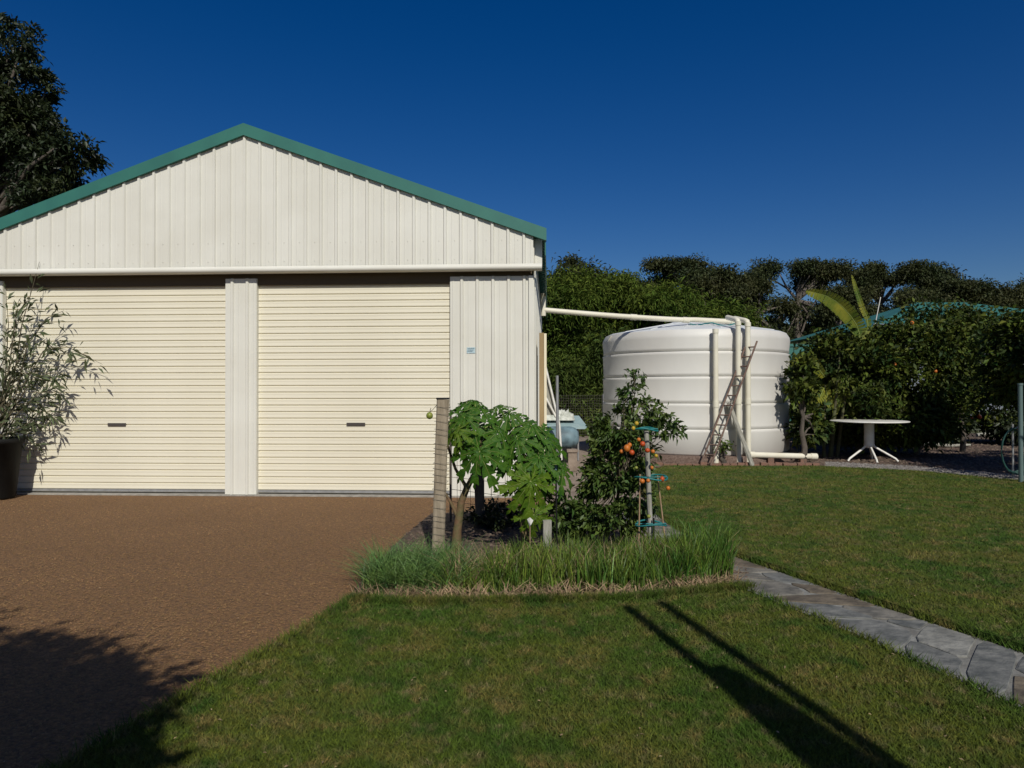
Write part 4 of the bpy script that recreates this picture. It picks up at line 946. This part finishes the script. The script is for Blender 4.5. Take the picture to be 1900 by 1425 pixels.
# papaya plants
def lobed_leaf(seed, lobes=9, m='papleaf'):
    rr = random.Random(seed); mb = MB()
    for k in range(lobes):
        a = R(-150 + 300 * k / (lobes - 1)) + rr.uniform(-.06, .06); L = (1.0 - .35 * abs(k - (lobes - 1) / 2) / ((lobes - 1) / 2)) * rr.uniform(.85, 1.08)
        d = Vector((math.sin(a), math.cos(a), 0)); sd_ = Vector((d.y, -d.x, 0)); n = 12
        tip_drop = rr.uniform(.30, .85); base_w = .10
        def mid(t): return d * L * t + Vector((0, 0, -tip_drop * L * t * t + .04 * math.sin(t * 9)))
        def wdt(t):
            env = .03 + .135 * math.sin(math.pi * min(1, t * .95 + .02)) ** 1.2
            return env * L
        # body strip with side lobes
        ts = [i / n for i in range(n + 1)]
        for sg in (-1, 1):
            vs = [mid(t) for t in ts]; out = []
            for i, t in enumerate(ts):
                w_ = wdt(t) * (.28 if i % 3 == 1 else (1.15 if i % 3 == 0 else .75)) if 2 < i < n else wdt(t) * .5
                if i == n: w_ = .003
                out.append(mid(min(1, t + (.13 if i % 3 == 0 and 2 < i < n else .02))) + sd_ * sg * w_ + Vector((0, 0, .38 * w_ - .5 * w_ * w_ / L + rr.uniform(-.012, .012))))
            m_ = len(vs)
            fs = [(i, i+1, m_+i+1, m_+i) for i in range(m_-1)]
            if sg < 0: fs = [f[::-1] for f in fs]
            mb.add(vs + out, fs)
        mb.tube([mid(t) + Vector((0, 0, .006)) for t in (0, .3, .6, .95)], [.010, .008, .005, .002], 4, 1, cap=False)
    return mb.mesh('leaf', [M[m], M['petiole']])
LV = [lobed_leaf(i) for i in range(4)] + [lobed_leaf(i + 10, 9, 'papleaf2') for i in range(3)]
def papaya(px, dep, trunk, lv, label):
    base = W((px - 950) / F * dep, dep); t = thing('papaya_plant', base, label, 'plant', 'papaya plants in the bed')
    rr = random.Random(px)
    for pts, rads in trunk:
        q = rel(t, [at(x_, y_, dep) for x_, y_ in pts]); 
        if pts is trunk[0][0]: q[0].z = -.03
        mb = MB(); mb.tube(q, rads, 9); mb.build('trunk', M['papstem'], t)
    for (lx, ly, off, rpx, nx_, ny_, nz_, roll, var, ox, oy) in lv:
        d2 = dep + off; c = at(lx, ly, d2); s = rpx / F * d2
        nrm = Vector((nx_ + rr.uniform(-.3, .3), ny_, nz_ + (rr.uniform(.2, .9) if off > -.25 else 0))).normalized(); rpx *= 1.13; s = rpx / F * d2; o = link('leaf', LV[var], t, c - base)
        q = nrm.to_track_quat('Z', 'Y') @ Quaternion((0, 0, 1), R(roll)); o.rotation_mode = 'QUATERNION'; o.rotation_quaternion = q; o.scale = (s, s, s)
        og = at(ox, oy, dep); mid_ = (c + og) / 2 + Vector((0, 0, .04))
        mb = MB(); mb.tube(rel(t, [og, mid_, c]), [.008, .006, .005], 6); mb.build('leaf_stalk', M['petiole'], t)
    return t
# leaf: px, py, depth offset, radius px, normal, roll, variant, origin px
papaya(846, 5.6, [([(846, 1040), (848, 985), (856, 930), (868, 900)], [.050, .036, .028, .026]), ([(868, 902), (884, 870), (892, 835), (886, 790)], [.024, .018, .015, .012]), ([(866, 905), (845, 870), (830, 825), (822, 790)], [.016, .012, .010, .008]), ([(850, 960), (835, 930), (826, 915)], [.018, .012, .010])],
  [(890, 838, -.28, 66, .1, -1, .45, 170, 0, 886, 850), (862, 775, -.1, 52, -.2, -.9, .6, 200, 1, 886, 800), (888, 758, .1, 50, .1, -.5, 1, 150, 2, 886, 795), (850, 800, -.2, 46, -.5, -.9, .4, 140, 5, 830, 810), (925, 800, .0, 50, .5, -.8, .6, 190, 3, 888, 800),
   (868, 812, .05, 46, -.2, -1, .3, 180, 4, 884, 830), (930, 850, .0, 40, .6, -1, .2, 170, 2, 890, 850), (880, 745, .2, 40, 0, -.3, 1, 90, 0, 886, 790), (885, 792, .28, 58, .1, -1, .4, 175, 3, 888, 810), (852, 782, .30, 50, -.2, -1, .4, 150, 1, 840, 800), (905, 812, .32, 52, .2, -1, .3, 200, 0, 890, 830), (868, 752, .25, 44, -.1, -.7, .8, 130, 2, 884, 790), (845, 782, .1, 40, -.6, -1, .2, 200, 6, 828, 800)],
  'left papaya plant with broad lobed leaves beside the timber post')
papaya(974, 5.75, [([(974, 1030), (972, 960), (970, 900), (975, 850)], [.040, .030, .026, .022]), ([(972, 920), (990, 880), (1000, 850)], [.018, .014, .012])],
  [(984, 893, -.40, 68, .05, -1, .35, 178, 5, 975, 870), (1000, 850, -.2, 52, .2, -.9, .5, 190, 1, 998, 850), (945, 768, .15, 50, -.2, -.8, .7, 140, 0, 975, 840), (985, 790, .05, 56, .2, -.7, .8, 200, 2, 975, 840), (960, 815, -.1, 52, -.3, -.9, .5, 160, 3, 975, 850), (1015, 820, .0, 50, .5, -.8, .5, 210, 0, 990, 850),
   (1040, 865, -.1, 46, .7, -.8, .3, 170, 1, 1000, 860), (990, 955, -.35, 48, .0, -1, .05, 180, 4, 975, 900), (1025, 845, .1, 44, .4, -.9, .4, 150, 3, 1000, 860), (965, 905, -.25, 42, -.3, -1, .15, 190, 5, 970, 890), (925, 755, .2, 36, -.3, -.6, .8, 120, 2, 970, 840), (965, 835, .25, 58, -.1, -1, .3, 170, 0, 975, 850), (1000, 858, .28, 56, .2, -1, .3, 185, 3, 990, 860), (960, 790, .3, 52, -.1, -.9, .5, 160, 1, 975, 840), (1005, 800, .3, 46, .2, -.9, .4, 180, 2, 990, 840), (985, 880, .2, 50, 0, -1, .2, 180, 2, 975, 880)],
  'right papaya plant with drooping yellow green leaves before the steel post')
# seed label, white
wt = thing('plant_label', W((983 - 950) / F * 5.3, 5.3), 'small crumpled white plant tag on a stick below the papaya leaves', 'plant tag')
mb = MB(); zc_ = at(983, 965, 5.3).z; mb.tube([(0, 0, 0), (0, 0, zc_)], .004, 5); mb.build('tag_stick', M['straw'], wt)
mb = MB(); mb.add([(-.022, -.01, zc_ + .01), (.0, -.02, zc_ + .016), (.026, -.01, zc_ + .002), (.006, -.015, zc_ - .035), (-.004, 0, zc_ - .045), (.0, .012, zc_ + .02)], ((0, 1, 3, 4), (1, 2, 3), (0, 4, 5), (2, 5, 3), (3, 5, 4), (0, 5, 1), (1, 5, 2))); mb.build('tag_body', M['white'], wt)
# low dark leafy plants under
bush('herb_plant', 1055, 965, 5.9, 30, 40, 'dark green leafy herb between papaya and fruit bush', 'fruitbush', 700, .07, 'plant', k=12, clump=.05)
bush('herb_plant', 925, 965, 6.7, 55, 32, 'dark low herb in shade behind the left papaya', 'darktree', 1500, .05, 'plant', k=20, clump=.05)

# chive border
def chive(poly_, n, hm, m, name, label, lean=.22, hv=.3, z=0):
    pts = np.array([(p.x, p.y) for p in poly_]); lo, hi = pts.min(0), pts.max(0)
    Pn = lo + rng.random((n * 4, 2)) * (hi - lo); Pn = Pn[inside(Pn, poly_)]
    # gather into tufts
    T_ = Pn[rng.integers(0, len(Pn), 420)]; own = rng.integers(0, len(T_), n); P_ = T_[own] + rng.normal(size=(n, 2)) * .024; th = .72 + .5 * rng.random(len(T_)); tl_ = rng.normal(size=(len(T_), 2)) * lean * .8
    kk = inside(P_, poly_); P_ = P_[kk]; own = own[kk]; n = len(P_)
    h_ = hm * (1 - hv + hv * 2 * rng.random(n)) * th[own]
    a = rng.random(n) * 2 * math.pi; le = rng.normal(size=(n, 2)) * lean + tl_[own]; wd = .0105 * (.45 + .9 * rng.random((n, 1)))
    d = np.stack([np.cos(a), np.sin(a), np.zeros(n)], 1) * wd * .5
    Bs = np.concatenate([P_, np.full((n, 1), z)], 1); K = []
    for t in (0, .4, .75, 1):
        c = Bs + np.concatenate([le * (h_ * t ** 1.8)[:, None], (h_ * t * (1 - .12 * t))[:, None]], 1); ww = (1 - t * .85)
        K += [c - d * ww, c + d * ww]
    V = np.stack(K, 1).reshape(-1, 3); i = np.arange(n)[:, None] * 8
    Fc = np.concatenate([i + [0, 1, 3, 2], i + [2, 3, 5, 4], i + [4, 5, 7, 6]], 1).reshape(-1, 4)
    return tag(link(name, raw_mesh(name, V, Fc, m)), label, 'plants', kind='stuff')
CB = [W(-.22, 4.45), W(.3, 4.46), W(.9, 4.52), W(1.48, 4.72), W(1.56, 5.05), W(1.2, 5.25), W(.3, 5.0), W(-.12, 4.95)]
chive(CB, 7600, .225, M['chive'], 'chive_clump', 'upright bright green chives along the front of the bed', .17)
chive([W(1.15, 4.66), W(1.48, 4.76), W(1.58, 5.12), W(1.38, 5.28), W(1.1, 5.0)], 1700, .29, M['chive'], 'chive_clump', 'taller green chives at the right end of the bed', .16)
chive([W(-.98, 4.45), W(-.35, 4.40), W(-.25, 4.9), W(-.5, 5.05), W(-.95, 4.95)], 3400, .20, M['chiveblue'], 'garlic_chive_clump', 'flopping blue green chives at the left end of the bed', .55)
chive([W(-.45, 4.42), W(.1, 4.44), W(.1, 4.7), W(-.45, 4.7)], 700, .17, M['chive'], 'chive_clump', 'thin chives before the papaya trunk', .35)
chive([W(-1.0, 4.34), W(-.4, 4.30), W(.3, 4.33), W(1.5, 4.62), W(1.55, 4.85), W(.8, 4.52), W(-.2, 4.42), W(-1.0, 4.46)], 1500, .075, M['straw'], 'dry_chive_stubble', 'dry straw coloured stubble along the front edge of the chives', .7, .5)
chive([W(-.4, 4.45), W(1.5, 4.75), W(1.5, 5.0), W(-.4, 4.8)], 1300, .21, M['straw'], 'dry_stalks', 'dry straw stalks scattered among the green chives', .3)

# weeds growing at the tank foot
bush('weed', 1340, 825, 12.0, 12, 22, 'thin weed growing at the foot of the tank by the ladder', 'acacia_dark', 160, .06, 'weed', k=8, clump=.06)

# ------------------------------------------------------------------ behind the camera: what throws the shadows on the grass
def cast(lat, dep): return W(lat, dep)
for lat, dep, hh, lab in ((1.66, -.3, 3.83, 'tall slim pole behind the viewer, left one of the pair shading the lawn'), (1.90, -.3, 3.9, 'tall slim pole behind the viewer, right one of the pair shading the lawn')):
    t = thing('washing_line_pole', cast(lat, dep), lab, 'pole', 'pair of poles behind the viewer'); mb = MB(); mb.tube([(0, 0, 0), (0, 0, hh)], .038, 10); mb.build('pole_tube', M['steel'], t)
    mb = MB(); mb.tube([(0, 0, hh), (0, 0, hh + .02)], .03, 10); mb.build('pole_cap', M['black'], t)
u = thing('furled_umbrella', cast(1.745, -.42), 'closed dark garden umbrella standing between the two poles behind the viewer', 'umbrella')
mb = MB(); mb.tube([(0, 0, 0), (0, 0, 3.05)], .02, 8); mb.build('umbrella_pole', M['steel'], u)
mb = MB(); prof = [(.03, 3.16), (.08, 3.12), (.105, 2.7), (.125, 2.3), (.145, 1.9), (.165, 1.4), (.12, 1.36)]
n_ = 20; vs = [(r_ * (1 + .22 * math.cos(5 * 2 * math.pi * k / n_)) * math.cos(2 * math.pi * k / n_), r_ * (1 + .22 * math.cos(5 * 2 * math.pi * k / n_)) * math.sin(2 * math.pi * k / n_), z) for r_, z in prof for k in range(n_)]
mb.add(vs, [(i * n_ + k, i * n_ + (k + 1) % n_, (i + 1) * n_ + (k + 1) % n_, (i + 1) * n_ + k) for i in range(len(prof) - 1) for k in range(n_)], 0, True); mb.build('umbrella_canopy', M['black'], u)
mb = MB(); mb.lathe([(.001, .06), (.22, .05), (.25, 0), (.001, 0)], (0, 0, 0), 20); mb.build('umbrella_base', M['slab'], u)
def Bk(lat, dep, z, r_, n, k, rz_=None): return (W(lat, dep, z), (r_, r_, rz_ or r_), n, k)
tree('garden_tree', W(-2.0, -1.6), [Bk(-1.02, -.92, 2.85, .24, 2300, 14), Bk(-1.16, -.66, 3.0, .22, 1800, 12), Bk(-1.55, -.82, 3.15, .40, 4000, 25), Bk(-1.25, -1.1, 2.7, .4, 3600, 22), Bk(-.86, -1.1, 2.75, .25, 2000, 12), Bk(-1.72, -1.15, 3.2, .60, 5200, 44, .5), Bk(-2.3, -1.0, 3.25, .8, 5500, 44, .6), Bk(-1.72, -1.6, 2.6, .68, 5500, 50, .6), Bk(-3.2, -1.1, 3.3, .8, 5000, 44, .6), Bk(-2.6, -1.6, 2.6, .9, 5000, 50, .6)],
     'broad leafy garden tree behind the viewer shading the driveway corner', 'tree', M['darktree'], M['bark'], .13, .07, lw=.4, clump=.13)
tree('garden_tree', W(9.4, 8.6), [Bk(9.4, 8.8, 3.1, 1.3, 9000, 60, .9), Bk(10.8, 9.6, 3.2, 1.3, 6000, 44, 1.0), Bk(8.6, 8.2, 2.6, 1.0, 5000, 40, .8)],  # unseen tree, added to darken the right garden with its shadow
     'unseen leafy tree added outside the right edge to shade the back garden', 'tree', M['darktree'], M['bark'], .12, .08, lw=.42, clump=.17)

# dry leaves lying about
def litter(name, poly_, n, near, far, m, z0, lab, size=.03, lat=(-.78, .78)):
    Pm, dm = scatter(n, near, far, poly_, 1, lat); N = len(Pm)
    C = np.concatenate([Pm, np.full((N, 1), z0)], 1); D = rng.normal(size=(N, 3)) * np.array([1, 1, .12]); up = unit(rng.normal(size=(N, 3)) * .25 + np.array([0, 0, 1.0]))
    L_ = size * (.5 + rng.random(N)); tag(link(name, leaves(C, D, L_, L_ * .4, name, m, up=up, sag=0)), lab, 'leaves', kind='stuff')
litter('fallen_leaves', LAWN, 200, 2.2, 4.5, M['straw'], .020, 'a few dry leaves lying on the front lawn', .015)
litter('fallen_leaves', LAWNR, 500, 2.8, 12, M['straw'], .055, 'a few dry leaves lying on the far lawn', .018)
litter('fallen_leaves', GP, 500, 2.2, 8.3, M['straw'], .010, 'dry leaves and bits of straw on the gravel', .016)
